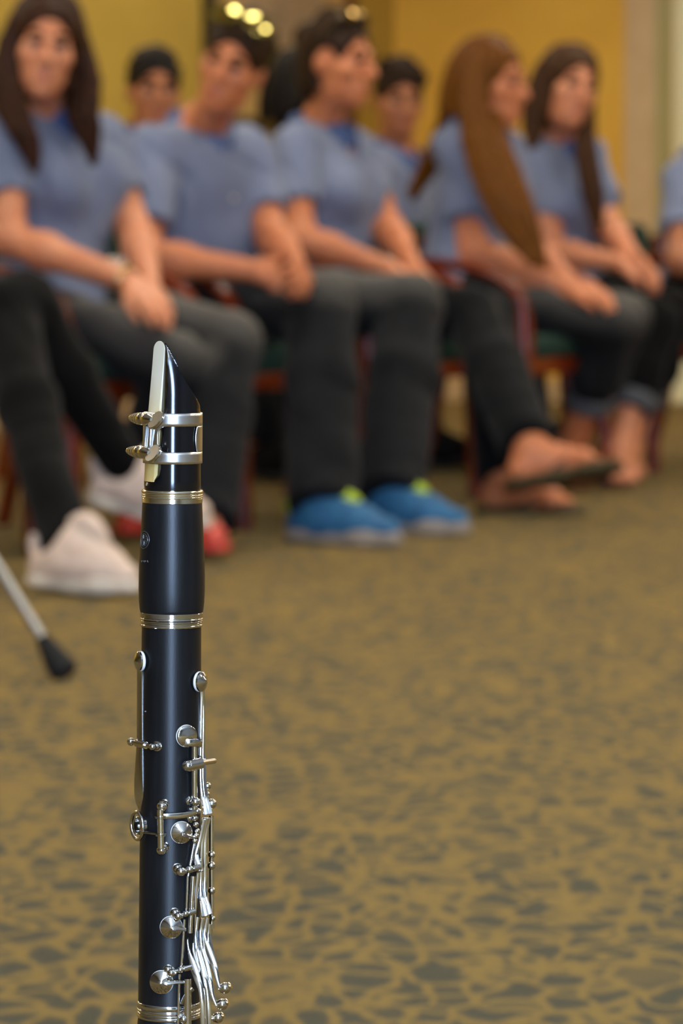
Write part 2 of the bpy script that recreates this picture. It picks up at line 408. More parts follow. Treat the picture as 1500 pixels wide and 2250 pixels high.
# framed poster on the left wall behind the sitters
pu0, pu1, pz0, pz1 = -1.60, -0.42, 1.20, 2.15
M['poster_mat'] = noise_mix(mat('poster_mat', srgb(196, 164, 104), 0.6), srgb(188, 156, 98), 4)
M['poster_art'] = noise_mix(mat('poster_art', srgb(172, 150, 120), 0.6), srgb(150, 132, 112), 5, detail=3)
M['poster_red'] = mat('poster_red', srgb(170, 96, 70), 0.6)
M['black_wood'] = mat('black_wood', srgb(58, 48, 24), 0.4)
M['brown_wood'] = mat('brown_wood', srgb(112, 70, 20), 0.4)
po = empty('framed_poster', room((pu0 + pu1) / 2, 0.0, pz0))
def pbox(name, lo, hi, m, bev=0.0):
    q = MB().box(lo, hi, bev, RF); q.build(name, M[m], po, smooth=False, world=True)
pbox('mat_board', (pu0 + .02, 0.002, pz0 + .02), (pu1 - .02, .014, pz1 - .02), 'poster_mat')
pbox('picture', (pu0 + .25, 0.014, pz0 + .34), (pu1 - .22, .018, pz1 - .1), 'poster_art')
pbox('picture_stripe', (pu0 + .5, 0.018, pz0 + .70), (pu1 - .4, .02, pz0 + .76), 'poster_red')
for lo, hi in (((pu0 - .03, 0, pz0), (pu0 + .05, .035, pz1)), ((pu0, 0, pz0 - .03), (pu1, .035, pz0 + .035)), ((pu0, 0, pz1), (pu1, .035, pz1 + .05))): pbox('frame_rail', lo, hi, 'black_wood', .004)
pbox('frame_rail', (pu1 - .05, 0, pz0), (pu1 + .03, .035, pz1), 'brown_wood', .004)
tag(po, 'large framed poster with a cream mat hanging on the gold wall behind the sitters', 'poster')

# ------------------------------------------------------------------ armchairs: cherry wood frames, dark green upholstery
M['cherry'] = noise_mix(mat('cherry', srgb(124, 46, 14), 0.25), srgb(98, 33, 9), 14, stretch=(1, 1, 6), bump=0.05)
M['green_cloth'] = noise_mix(mat('green_cloth', srgb(44, 66, 58), 0.9, spec=0.1), srgb(34, 54, 48), 180, bump=0.2, bump_scale=500, dist=0.001)
SEAT_Z = 0.455
def make_chair():
    """local frame: x forward, y to the sitter's left"""
    r = empty('armchair'); hw = 0.285
    MB().box((-.25, -.25, .385), (.25, .25, SEAT_Z), .03).build('seat', M['green_cloth'], r)
    tilt = lambda v: Vector((v.x - (v.z - .45) * .24, v.y, v.z))
    MB().box((-.335, -.262, .50), (-.275, .262, .775), .028, tilt).build('backrest', M['green_cloth'], r)
    for s in (-1, 1):
        y = s * hw
        # front leg runs up and bends back into the armrest
        MB().tube(spline([(.245, y, 0.001), (.235, y, .2), (.225, y, .42), (.22, y, .52)], 14), spline([(.021,), (.024,), (.026,), (.025,)], 14)[:, 0], 10).build('front_leg', M['cherry'], r)
        MB().tube(spline([(-.36, y, 0.001), (-.30, y, .25), (-.28, y, .45), (-.318, y, .62), (-.345, y, .735)], 20), spline([(.020,), (.024,), (.025,), (.022,), (.018,)], 20)[:, 0], 10).build('rear_leg', M['cherry'], r)
        p = spline([(-.31, y, .655), (-.15, y, .662), (.02, y, .65), (.14, y, .618), (.205, y, .57), (.22, y, .505)], 24)
        MB().ribbon(p, spline([(.04,), (.05,), (.056,), (.056,), (.05,), (.042,)], 24)[:, 0], .03, [(Vector((0, 1, 0)).cross(Vector(p[min(i + 1, 23)]) - Vector(p[max(i - 1, 0)])) * -1).normalized() for i in range(24)], .45).build('armrest', M['cherry'], r)
        MB().box((-.28, y - .012, .345), (.22, y + .012, .40), .006).build('side_rail', M['cherry'], r)
    for x in (-.27, .232): MB().box((x - .012, -hw, .345), (x + .012, hw, .39), .006).build('cross_rail', M['cherry'], r)
    return r
chair_proto = None
def place_chair(x, y, facing, label, group):
    global chair_proto
    if chair_proto is None: o = chair_proto = make_chair()
    else: o = copy_tree(chair_proto)
    o.location = (x, y, 0); o.rotation_euler = (0, 0, math.atan2(facing.y, facing.x))
    return tag(o, label, 'chair', group)

# ------------------------------------------------------------------ people
def skin_mat(name, col, col2): return noise_mix(mat(name, col, 0.48, spec=0.4, Subsurface_Weight=0.08, Subsurface_Scale=0.01), col2, 25, lo=.35, hi=.7)
M['skin'] = skin_mat('skin', srgb(208, 132, 90), srgb(196, 116, 76))
M['skin_pale'] = skin_mat('skin_pale', srgb(216, 146, 108), srgb(204, 128, 92))
M['skin_tan'] = skin_mat('skin_tan', srgb(176, 112, 74), srgb(164, 100, 66))
M['lips'] = mat('lips', srgb(176, 88, 74), 0.4)
M['eye_white'] = mat('eye_white', srgb(220, 210, 200), 0.2); M['iris'] = mat('iris', srgb(46, 34, 26), 0.15); M['lash'] = mat('lash', srgb(40, 28, 20), 0.7)
def cloth(name, c, c2, sc=500): return noise_mix(mat(name, c, 0.9, spec=0.10, Sheen_Weight=0.05), c2, 6, lo=.35, hi=.65, bump=0.15, bump_scale=sc, dist=0.0008)
M['shirt'] = cloth('shirt', srgb(127, 136, 161), srgb(113, 123, 151)); M['collar'] = cloth('collar', srgb(84, 104, 148), srgb(76, 96, 140))
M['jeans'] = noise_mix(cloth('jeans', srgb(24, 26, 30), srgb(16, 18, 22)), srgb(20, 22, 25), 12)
jm = M['jeans'].node_tree; jb = jm.nodes['Principled BSDF']; jw = jm.nodes.new('ShaderNodeAttribute'); jw.attribute_name = 'thigh_highlight'; jx = jm.nodes.new('ShaderNodeMix'); jx.data_type = 'RGBA'
jl = jb.inputs['Base Color'].links[0].from_socket; jm.links.new(jw.outputs['Fac'], jx.inputs['Factor']); jm.links.new(jl, jx.inputs['A']); jx.inputs['B'].default_value = (*srgb(104, 102, 98), 1); jm.links.new(jx.outputs['Result'], jb.inputs['Base Color'])  # thigh-top highlight mixed into the denim colour
M['jeans_dark'] = cloth('jeans_dark', srgb(19, 21, 24), srgb(13, 15, 18)); M['black_cloth'] = cloth('black_cloth', srgb(11, 11, 12), srgb(8, 8, 9))
M['cuff'] = cloth('cuff', srgb(86, 88, 94), srgb(66, 68, 74))
def hair_mat(name, c, c2): return noise_mix(mat(name, c, 0.55, spec=0.16), c2, 60, lo=.35, hi=.65, stretch=(3, 3, .3), bump=0.4, bump_scale=160, dist=.002)
M['hair_brown'] = hair_mat('hair_brown', srgb(30, 19, 11), srgb(66, 34, 15)); M['hair_black'] = hair_mat('hair_black', srgb(20, 15, 12), srgb(28, 21, 16))
M['hair_short'] = hair_mat('hair_short', srgb(56, 37, 22), srgb(42, 27, 16)); M['hair_golden'] = hair_mat('hair_golden', srgb(118, 70, 8), srgb(82, 47, 8))
M['hair_auburn'] = hair_mat('hair_auburn', srgb(76, 46, 16), srgb(48, 28, 12)); M['hair_dark'] = hair_mat('hair_dark', srgb(36, 23, 13), srgb(50, 31, 16))
M['white_canvas'] = noise_mix(mat('white_canvas', srgb(228, 208, 194), 0.8, spec=.2), srgb(214, 192, 178), 30, bump=.1, bump_scale=600, dist=.001)
M['white_rubber'] = mat('white_rubber', srgb(222, 214, 200), 0.5); M['blue_mesh'] = noise_mix(mat('blue_mesh', srgb(40, 106, 152), 0.7), srgb(30, 90, 136), 40, bump=.2, bump_scale=500, dist=.001)
M['lime'] = mat('lime', srgb(176, 206, 40), 0.6); M['grey_rubber'] = mat('grey_rubber', srgb(150, 140, 130), 0.6)
M['red_shoe'] = mat('red_shoe', srgb(196, 62, 52), 0.5); M['olive_rubber'] = mat('olive_rubber', srgb(62, 52, 22), 0.7); M['brown_strap'] = mat('brown_strap', srgb(96, 52, 26), 0.6)
M['gold_metal'] = mat('gold_metal', (0.85, 0.62, 0.30), 0.25, 1.0)

def frame(f, u):
    f = Vector(f).normalized(); u = Vector(u); u = (u - f * u.dot(f)).normalized(); l = u.cross(f)
    return l, f, u                                  # left, forward, up
def cols(l, f, u): return np.array([l, f, u]).T
def head_frame(yaw, pitch=0.0, roll=0.0):
    """yaw: degrees turned from the camera towards the right; roll: crown leaning right"""
    y, p, r = math.radians(yaw), math.radians(pitch), math.radians(roll)
    return frame((math.sin(y) * math.cos(p), -math.cos(y) * math.cos(p), math.sin(p)), (math.sin(r), 0, math.cos(r)))

def hand(S, wrist, d, n, side, curl=0.5, r=1.0, spread=0.08, thumb_in=0.5):
    """palm, four fingers of three bones each and a thumb. d: finger direction, n: palm normal, side: +1 when the thumb is at n x d"""
    d = Vector(d).normalized(); n = Vector(n); n = (n - d * n.dot(d)).normalized(); t = n.cross(d) * side
    w = Vector(wrist)
    knuck = [w + d * (.088 - .006 * abs(i - 1)) * r + t * (.030 - .0195 * i) * r for i in range(4)]
    for i in range(4): S.cone(w + t * (.016 - .011 * i) * r + d * .01, knuck[i], .015 * r, .0115 * r, .012)
    S.cone(w + t * .014 * r, w + d * .05 * r + t * .03 * r - n * -.006, .017 * r, .014 * r, .012)
    for i, L in enumerate((.072, .080, .074, .058)):
        p = knuck[i]; ang = curl * .75; q = d + t * (.5 - i / 3) * spread * 2; q.normalize()
        for j, (f, r0, r1) in enumerate(((.45, .0098, .0088), (.30, .0088, .0080), (.25, .0080, .0066))):
            e = q * math.cos(ang) + n * math.sin(ang); p2 = p + e * L * f * r
            S.cone(p, p2, r0 * r, r1 * r, .004); p = p2; ang += curl * (1.0 if j == 0 else .7)
    b = w + d * .028 * r + t * .026 * r
    q1 = (d * .75 + t * .62 + n * .25).normalized(); q2 = (d * .95 + t * (.2 - .4 * thumb_in) + n * .35).normalized()
    p1 = b + q1 * .036 * r; p2 = p1 + q2 * .030 * r; p3 = p2 + (q2 + n * .2 - t * .1).normalized() * .024 * r
    S.cone(b, p1, .0145 * r, .0115 * r, .008); S.cone(p1, p2, .0112 * r, .0098 * r, .004); S.cone(p2, p3, .0098 * r, .0078 * r, .004)

def foot_prims(S, ankle, toe, up, r=1.0, toes=True):
    a = Vector(ankle); f = Vector(toe) - a; u = Vector(up).normalized(); f = (f - u * f.dot(u)).normalized(); l = u.cross(f)
    heel = a - f * .035 - u * .045 * r; ball = a + f * .125 * r - u * (.052 if r == 1 else .045)
    S.cone(a + u * .03, heel, .036 * r, .031 * r, .03); S.cone(heel, ball, .028 * r, .026 * r, .03); S.cone(a, ball, .036 * r, .022 * r, .03)
    S.cone(ball - l * .022 * r, ball + l * .022 * r, .022 * r, .021 * r, .02)
    if toes:
        for i in range(5):
            b = ball + l * (.032 - .0155 * i); S.cone(b, b + f * (.048 - .006 * abs(i - 1)) * r - u * .006, .0125 - .0012 * i, .0100 - .0008 * i, .005)
    return a, f, u, l

def shoe(parent, ankle, toe, up, name, m, sole_m, high=False, tongue=None, laces=None, r=1.0, h=.006, sole_t=.024, low=False):
    a = Vector(ankle); f = Vector(toe) - a; u = Vector(up).normalized(); f = (f - u * f.dot(u)).normalized(); l = u.cross(f)
    base = a - u * .085 * r
    S = Solid(); cut = [((base + u * sole_t * .6)[:], (-u)[:])]
    hp, bp_, tp = base - f * .052 + u * .04, base + f * .115 * r + u * .034, base + f * .185 * r + u * .03
    if low:
        S.cone(hp - u * .008, bp_ - u * .008, .036, .040 * r, .02, clip=cut + [((base + u * .062)[:], u[:])]); S.cone(bp_ - u * .008, tp - u * .012, .036 * r, .024 * r, .03, clip=cut)
    else:
        S.cone(hp, base + f * .06 + u * .045, .042, .043, .02, clip=cut); S.cone(base + f * .05 + u * .045, bp_, .045, .044 * r, .03, clip=cut); S.cone(bp_, tp, .043 * r, .033 * r, .03, clip=cut)
        S.cone(a - f * .012 + u * (.005 if high else .01), base + f * .01 + u * .05, .047, .048, .03, flat0=True)
        S.cone(base + f * .03 + u * (.098 if high else .09), base + f * .11 + u * .055, .036, .032, .03)
    o = S.build(name, h, m, parent)
    S2 = Solid(); cl = [(base[:], (-u)[:]), ((base + u * sole_t)[:], u[:])]
    S2.cone(base - f * .05 + u * .01, base + f * .05 + u * .01, .048, .043, .01, clip=cl); S2.cone(base + f * .05 + u * .01, base + f * .125 * r + u * .01, .043, .051 * r, .02, clip=cl)
    S2.cone(base + f * .125 * r + u * .01, base + f * .19 * r + u * .01, .051 * r, .036 * r, .02, clip=cl)
    S2.build('sole', h, sole_m, o)
    if tongue is not None:
        b = MB(); b.tube(spline([base + f * .02 + u * (.125 if high else .125), base + f * .06 + u * (.135 if high else .108), base + f * .105 + u * .094], 10), [.020, .022, .023, .023, .022, .021, .020, .018, .016, .013], 10)
        b.build('tongue', tongue, o, world=True)
        c = MB(); c.tube([base - f * .085 + u * .06, base - f * .092 + u * .085, base - f * .088 + u * .105], [.012, .014, .01], 8); c.build('heel_tab', tongue, o, world=True)
    if laces is not None:
        for i in range(4):
            p = base + f * (.055 + .02 * i) + u * ((.128 if high else .102) - .013 * i)
            MB().tube([p - l * .03 - u * .012, p + u * .004, p + l * .03 - u * .012], .0035, 6).build('lace', laces, o, world=True)
    return o
def flipflop(parent, ankle, toe, up, m, strap, r=1.0):
    a = Vector(ankle); f = Vector(toe) - a; u = Vector(up).normalized(); f = (f - u * f.dot(u)).normalized(); l = u.cross(f)
    base = a - u * .092; S = Solid(); cl = [(base[:], (-u)[:]), ((base + u * .018)[:], u[:])]
    S.cone(base - f * .05, base + f * .05, .040, .036, .01, clip=cl); S.cone(base + f * .05, base + f * .15, .036, .046, .02, clip=cl); S.cone(base + f * .15, base + f * .185, .046, .04, .02, clip=cl)
    o = S.build('sandal', .005, m, parent)
    t = base + f * .155 + u * .02 + l * .005
    for s in (-1, 1):
        MB().tube(spline([t, t - f * .05 + l * s * .03 + u * .035, t - f * .11 + l * s * .040 + u * .004], 10), .005, 8).build('strap', strap, o, world=True)
    return o

def person(p):
    h = p.get('h', .006); male = p.get('male', False); sc = p.get('scale', 1.0)
    P0 = Vector(p['seat']); F = Vector(p['face']); F.z = 0; F.normalize(); L = Z.cross(F)
    sk = M[p.get('skin', 'skin')]
    root = empty('person', (P0.x, P0.y, 0)); tag(root, p['label'], 'person')
    G = lambda k: at(*p[k]) if k in p else None
    lean = p.get('lean', 0.03)
    hipR, hipL = P0 - L * .088, P0 + L * .088
    shR = G('SR') or P0 - L * .17 + F * lean + Z * .47 * sc; shL = G('SL') or P0 + L * .17 + F * lean + Z * .47 * sc
    ua, fa, th, sh = (.30, .265, .46, .43) if male else (.275, .245, .435, .405)
    def B(k, par, ln, dflt):
        if k in p and len(p[k]) > 2 and p[k][2] > 1.5: return at(*p[k])
        return bone(par, p[k][0], p[k][1], ln, len(p[k]) > 2) if k in p else dflt(par)
    elR = B('ER', shR, ua, lambda q: q + F * .06 - L * .04 - Z * .26); elL = B('EL', shL, ua, lambda q: q + F * .06 + L * .04 - Z * .26)
    wrR = B('WR', elR, fa, lambda q: q + F * .22 + L * .08 - Z * .03); wrL = B('WL', elL, fa, lambda q: q + F * .22 - L * .08 - Z * .03)
    knR = B('KR', hipR, th, lambda q: q + F * .43 - Z * .02); knL = B('KL', hipL, th, lambda q: q + F * .43 - Z * .02)
    anR = B('AR', knR, sh, lambda q: Vector((q.x, q.y, .10)) + F * .05); anL = B('AL', knL, sh, lambda q: Vector((q.x, q.y, .10)) + F * .05)
    # a foot that stands keeps its ankle at standing height
    if 'AR' in p and not p.get('AR_up'): anR = floor_at(p['AR'][0], p['AR'][1], p.get('ankR', p.get('ank', .092)))
    if 'AL' in p and not p.get('AL_up'): anL = floor_at(p['AL'][0], p['AL'][1], p.get('ank', .092))
    hf = p['head']; hc = at(*hf[:3]); hl, hfw, hu = head_frame(*hf[3:]); HM = cols(hl, hfw, hu)
    H = lambda x, y, z: hc + hl * x + hfw * y + hu * z
    sm = (shR + shL) / 2; tl = (shL - shR).normalized(); tu = (sm - P0).normalized(); tf = tl.cross(tu).normalized(); tu = tf.cross(tl) * -1
    tu = tl.cross(tf) * -1 if tl.cross(tf).z < 0 else tl.cross(tf)
    TM = cols(tl, tf, tu); tw = (shL - shR).length
    ll = (L + tl).normalized(); fm = (F + tf).normalized(); lo = cols(L, F, Z); mi = cols(ll, ll.cross(Z) * 1.0, Z)
    if Vector(mi[:, 1]).dot(fm) < 0: mi[:, 1] *= -1
    spine = lambda t: P0 + (sm - P0) * t
    neck0 = sm + tu * .035 - tf * .015; neck1 = H(0, -.012, -.06)
    kx = 1.0 if male else .93
    def torso(S, g, k=.05):
        S.ell(spine(.05) + F * .01, (.165 + g, .125 + g, .125 + g), lo, k)
        S.ell(spine(.38), (.142 * kx + g, .110 * kx + g, .16 + g), mi, k)
        S.ell(spine(.70) + tf * .008, (.158 * kx + g, .108 * kx + g, .16 + g), TM, k)
        S.cone(shR + tl * .02, shL - tl * .02, .052 * kx + g, .052 * kx + g, .05)
        if not male:
            for s in (-1, 1): S.ell(spine(.70) + tf * .075 + tl * .07 * s, (.068 + g, .06 + g, .068 + g), TM, .04)
    # ---- body
    S = Solid(); torso(S, 0)
    S.cone(neck0, neck1, .056 * kx, .050 * kx, .03); S.cone(neck0 - tf * .0 - tl * .09 - tu * .02, neck0 + tu * .04, .035, .04, .04); S.cone(neck0 + tl * .09 - tu * .02, neck0 + tu * .04, .035, .04, .04)
    S.ell(H(0, -.018, .038), (.074, .094, .088), HM, .02); S.ell(H(0, .018, -.030), (.060, .070, .082), HM, .03)
    S.ell(H(0, .030, -.075), (.042, .050, .036), HM, .03); S.ell(H(0, .066, -.098), (.018, .016, .016), HM, .025)
    for s in (-1, 1):
        S.ell(H(s * .040, .056, -.018), (.024, .022, .022), HM, .02)
        S.cone(H(s * .014, .084, .030), H(s * .044, .070, .030), .010, .008, .012)
        S.ell(H(s * .031, .096, .008), (.017, .020, .012), HM, .012, op=1)
        S.ell(H(s * .031, .070, .008), (.0135, .012, .0135), HM, .004); S.cone(H(s * .018, .081, .0165), H(s * .044, .077, .0155), .005, .0045, .006)
        S.ell(H(s * .074, -.012, -.002), (.009, .021, .032), HM, .006)
        S.ell(H(s * .012, .096, -.030), (.009, .010, .008), HM, .008)
    S.cone(H(0, .088, .016), H(0, .112, -.026), .008, .012, .012)
    S.cone(H(-.018, .081, -.058), H(.018, .081, -.058), .007, .007, .01); S.cone(H(-.015, .080, -.068), H(.015, .080, -.068), .008, .008, .01)
    for sh_, el, wr, hk, side in ((shR, elR, wrR, 'HR', 1), (shL, elL, wrL, 'HL', -1)):
        S.cone(sh_, el, .050 * kx, .040 * kx, .04); fo = el + (wr - el) * .3
        S.cone(el, fo, .041 * kx, .043 * kx, .03); S.cone(fo, wr, .043 * kx, .027 * kx, .03)
        d = ((at(*p[hk]) if len(p[hk]) > 2 else bone(wr, p[hk][0], p[hk][1], .15)) - wr) if hk in p else (F + L * .3 * side - Z * .25)
        pn = p.get(hk + 'n', (-.1, -.2, -1)); hand(S, wr + d.normalized() * .012, d, pn, side, p.get(hk + 'c', .45), 1.06 if male else .98)
    for hp, kn, an, kk in ((hipR, knR, anR, 'TR'), (hipL, knL, anL, 'TL')):
        S.cone(hp, kn, .078, .052, .05); ca = kn + (an - kn) * .3 - F * .01
        S.cone(kn, ca, .050, .050, .03); S.cone(ca, an, .050, .032, .03)
        toe = G(kk) if kk in p and len(p[kk]) == 3 else an + (Vector(p[kk]).to_3d().normalized() if kk in p else F) * .2
        foot_prims(S, an, toe, p.get(kk + 'u', (0, 0, 1)), 1.0 if p.get('barefoot') else .62, p.get('barefoot', False))
    S.build('body', h, sk, root)
    # ---- face details
    for s in (-1, 1):
        e = MB().ball(H(s * .031, .0715, .007), .0118, hfw).build('eye', M['eye_white'], root, world=True)
        MB().lathe([(.0072, 0), (.0066, .0012), (.003, .002)], H(s * .031 + p.get('gaze', 0) * .004, .0825, .007), hfw, 16).build('iris', M['iris'], e, world=True)
        MB().tube(spline([H(s * .017, .0825, .010), H(s * .025, .0865, .0165), H(s * .034, .0855, .0165), H(s * .045, .077, .009)], 9), .0040, 6).build('eyelash', M['lash'], e, world=True)
        MB().tube(spline([H(s * .014, .0915, .030), H(s * .028, .090, .037), H(s * .048, .076, .033)], 9), [.003, .005, .0058, .0058, .0055, .005, .0045, .004, .002], 6).build('eyebrow', M[p['hair_m']], root, world=True)
    b = MB()
    for z, r in ((-.0585, .0046), (-.0665, .0056)): b.tube(spline([H(-.029, .074, -.0600), H(-.011, .0855, z), H(.011, .0855, z), H(.029, .074, -.0600)], 11), [r * math.sin(PI * (i + .7) / 11.4) + .001 for i in range(11)], 8)
    b.build('lips', M['lips'], root, world=True)
    # ---- shirt
    g = p.get('cloth', .014); S = Solid(); torso(S, g)
    S.cone(neck0 - tl * .10 - tu * .025, neck0 + tu * .012, .045, .05, .04); S.cone(neck0 + tl * .10 - tu * .025, neck0 + tu * .012, .045, .05, .04)
    for sh_, el in ((shR, elR), (shL, elL)): S.cone(sh_, sh_ + (el - sh_) * p.get('sleeve', .62), .064, .060 if not male else .066, .03, flat=True)
    S.ell(neck0 + tu * .055 + tf * .045, (.052, .058, .055), TM, .01, op=1)
    if p.get('vneck'): S.cone(neck0 + tf * .08 + tu * .05, neck0 + tf * .125 - tu * .075, .05, .012, .01, op=1)
    st = S.build('shirt', p.get('hs', .008), M['shirt'], root, wrinkle=.0075, wscale=22)
    nk = [neck0 + tl * x + tf * y + tu * z for x, y, z in ((-.018, .108, -.026), (-.058, .078, .006), (-.076, .0, .036), (-.046, -.060, .050), (0, -.074, .054), (.046, -.060, .050), (.076, .0, .036), (.058, .078, .006), (.018, .108, -.026))]
    nk = spline([q[:] for q in nk], 33); cen = neck0 + tu * .03
    nor = [((Vector(q) - cen) + tu * .035).normalized() for q in nk]
    MB().ribbon(nk, spline([(.062,), (.062,), (.054,), (.046,), (.042,), (.046,), (.054,), (.062,), (.062,)], 33)[:, 0], .008, nor, .45).build('collar', M['collar'], root, world=True)
    for i in range(2):
        if not p.get('vneck'): MB().lathe([(.0055, 0), (.005, .002)], sm + tf * (.118 + .012 * i) - tu * (.05 + .05 * i), tf, 10).build('button', M['white_rubber'], st, world=True)
    # ---- trousers
    tm = M[p.get('legs', 'jeans')]; S = Solid(); seat = [((P0.x, P0.y, SEAT_Z + .004), (0, 0, -1))]; fl = p.get('flare', .062); kr = p.get('knee', .068)
    S.ell(P0 + Z * .01, (.168, .135, .115), lo, .04, clip=seat)
    for hp, kn, an in ((hipR, knR, anR), (hipL, knL, anL)):
        h2 = hp + (kn - hp) * .55; S.cone(hp, h2, .094, .04 + kr * .55, .05, clip=seat); S.cone(h2, kn, .036 + kr * .58, kr + .004, .04); e = kn + (an - kn) * p.get('hem', .95)
        mid = kn + (an - kn) * .4
        S.cone(kn, mid, kr, (kr + fl) / 2 + .003, .03); S.cone(mid, e, (kr + fl) / 2 + .003, fl, .03, flat=True)
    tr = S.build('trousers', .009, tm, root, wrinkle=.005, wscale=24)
    if p.get('legs') == 'jeans':                # overhead highlight along the thigh tops painted in as faded denim
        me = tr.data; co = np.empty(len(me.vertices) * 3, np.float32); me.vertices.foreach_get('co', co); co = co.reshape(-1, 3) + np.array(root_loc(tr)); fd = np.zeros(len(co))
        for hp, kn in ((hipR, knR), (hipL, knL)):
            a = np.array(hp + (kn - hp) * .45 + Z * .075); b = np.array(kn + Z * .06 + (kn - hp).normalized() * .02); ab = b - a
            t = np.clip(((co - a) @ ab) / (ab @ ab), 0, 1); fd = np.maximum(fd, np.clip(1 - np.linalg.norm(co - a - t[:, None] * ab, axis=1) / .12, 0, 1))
        at_ = me.attributes.new('thigh_highlight', 'FLOAT', 'POINT'); at_.data.foreach_set('value', fd.astype(np.float32))
    if p.get('frayed'):
        for kn, an in ((knR, anR), (knL, anL)):
            S = Solid(); d = (an - kn); a = kn + d * (p['hem'] - .11); S.cone(a, kn + d * (p['hem'] + .005), fl + .009, fl + .008, .01, flat=True, flat0=True); S.build('cuff', .008, M['cuff'], tr)
    # ---- hair
    hm = M[p['hair_m']]; S = Solid(); st_ = p['hair']
    if st_ == 'short':
        S.ell(H(0, -.022, .046), (.083, .104, .093), HM, .02, clip=[(H(0, -.04, -.035)[:], (hfw * .50 - hu * .86)[:])])
        rs = np.random.default_rng(p.get('seed', 1))
        tf_ = p.get('tuft', .03)
        for i in range(150):
            a, e = rs.uniform(0, 2 * PI), rs.uniform(.12, 1.25); nx = Vector((math.cos(a) * math.sin(e), math.sin(a) * math.sin(e), math.cos(e)))
            if nx.y > .5 and nx.z < .55: continue
            q0 = Vector((nx.x * .081, nx.y * .101 - .022, nx.z * .091 + .046)); fl_ = Vector((p.get('sweep', .4) + rs.uniform(-.5, .5), .5 - nx.y * .4, -.2 + rs.uniform(-.2, .4)))
            fl_ = (fl_ - nx * fl_.dot(nx) + nx * rs.uniform(.05, .40)).normalized(); L = tf_ * rs.uniform(.7, 1.5)
            q1 = q0 + fl_ * L * .6; q2 = q1 + (fl_ - nx * .35).normalized() * L * .5
            S.path([H(*q0), H(*q1), H(*q2)], [.0085, .0065, .003], .005)
        S.ell(H(0, .098, -.026), (.067, .066, .098), HM, .012, op=1)
    else:
        S.ell(H(0, -.022, .042), (.085, .106, .093), HM, .02, clip=[(H(0, -.02, -.10)[:], (-hu)[:])])
        S.ell(H(0, -.045, -.03), (.078, .075, .10), HM, .03)
        S.ell(H(0, .108, -.034), (p.get('facew', .068) if st_ == 'long' else .075, .098, .112), HM, .012, op=1)
        if st_ == 'up':
            for s in (-1, 1): S.ell(H(s * .09, .005, -.03), (.05, .04, .075), HM, .01, op=1)
            S.ell(H(0, 0, -.13), (.10, .10, .075), HM, .01, op=1)
            q = at(*p['bun']); S.ell(q, (.045, .04, .042), HM, .02); S.ell(q + hfw * .02, (.03, .03, .03), HM, .02)
    rs = np.random.default_rng(p.get('seed', 3))
    if st_ == 'long':                            # strands combed from the parting down both sides
        for i in range(70):
            s = 1 if i % 2 else -1; y0 = rs.uniform(-.09, .062); e = math.sqrt(max(.05, 1 - ((y0 + .022) / .106) ** 2))
            w = [(s * rs.uniform(.004, .012), y0, .136 * e + .006), (s * .055 * e, y0 - .006, .108 * e + .012), (s * .086 * e, y0 - .02, .05), (s * .092 * e, y0 - .035, -.02), (s * .09 * e, y0 - .045, -.085)]
            S.path([H(*q_) for q_ in spline([tuple(Vector(q_) + Vector(rs.uniform(-.004, .004, 3))) for q_ in w], 10)], [.005, .006, .007, .0075, .008, .008, .0075, .007, .006, .005], .005)
    elif st_ == 'up':
        for i in range(60):
            a = rs.uniform(-1.9, 1.9); q0 = Vector((math.sin(a) * .082, .055 * math.cos(a) - .0, .046 + .085 * abs(math.cos(a)) ** .7)); b0 = H(0, -.10, .09)
            mid_ = (H(*q0) + b0) / 2 + (hu * .035 - hfw * .01) * max(.2, math.cos(a)) + hl * math.sin(a) * .03
            S.path([H(*q0), mid_, b0], [.005, .0075, .006], .005)
    for lk in p.get('locks', ()):
        pts = [at(*q[:3]) for q in lk]; rr = [q[3] for q in lk]
        for i in range(p.get('strands', 9)):
            a = rs.uniform(0, 2 * PI); b_ = math.sqrt(rs.uniform(.05, 1)); ph = rs.uniform(0, 6.28)
            q = [pt + Vector((math.cos(a + .3 * j + .3 * math.sin(ph)), .55 * math.sin(a + .3 * j), 0)) * r_ * b_ + Vector((0, 0, rs.uniform(-.012, .012))) for j, (pt, r_) in enumerate(zip(pts, rr))]
            q = spline([v[:] for v in q], 9); S.path(q, [.009, .0095, .010, .010, .0095, .009, .008, .006, .003], .005)
    S.build('hair', p.get('hh', .0042), hm, root)
    # ---- feet
    for an, kk in ((anR, 'TR'), (anL, 'TL')):
        toe = G(kk) if kk in p and len(p[kk]) == 3 else an + (Vector(p[kk]).to_3d().normalized() if kk in p else F) * .2; u = p.get(kk + 'u', (0, 0, 1)); s = p['shoes']
        if s == 'hightop': shoe(root, an, toe, u, 'sneaker', M['white_canvas'], M['white_rubber'], True, M['white_canvas'], M['white_rubber'], .86)
        elif s == 'blue': shoe(root, an, toe, u, 'sneaker', M['blue_mesh'], M['grey_rubber'], False, M['lime'], M['blue_mesh'], 1.0, sole_t=.03)
        elif s == 'red': shoe(root, an, toe, u, 'flat_shoe', M['red_shoe'], M['red_shoe'], low=True, sole_t=.010, r=.80)
        elif s == 'flipflop': flipflop(root, an, toe, u, M['olive_rubber'], M['brown_strap'])
        elif s == 'black': shoe(root, an, toe, u, 'shoe', M['black_cloth'], M['rubber'], h=.01)
    p.update(H=H, hl=hl, hfw=hfw, hu=hu, wrR=wrR, elR=elR, wrL=wrL, root=root)
    return p

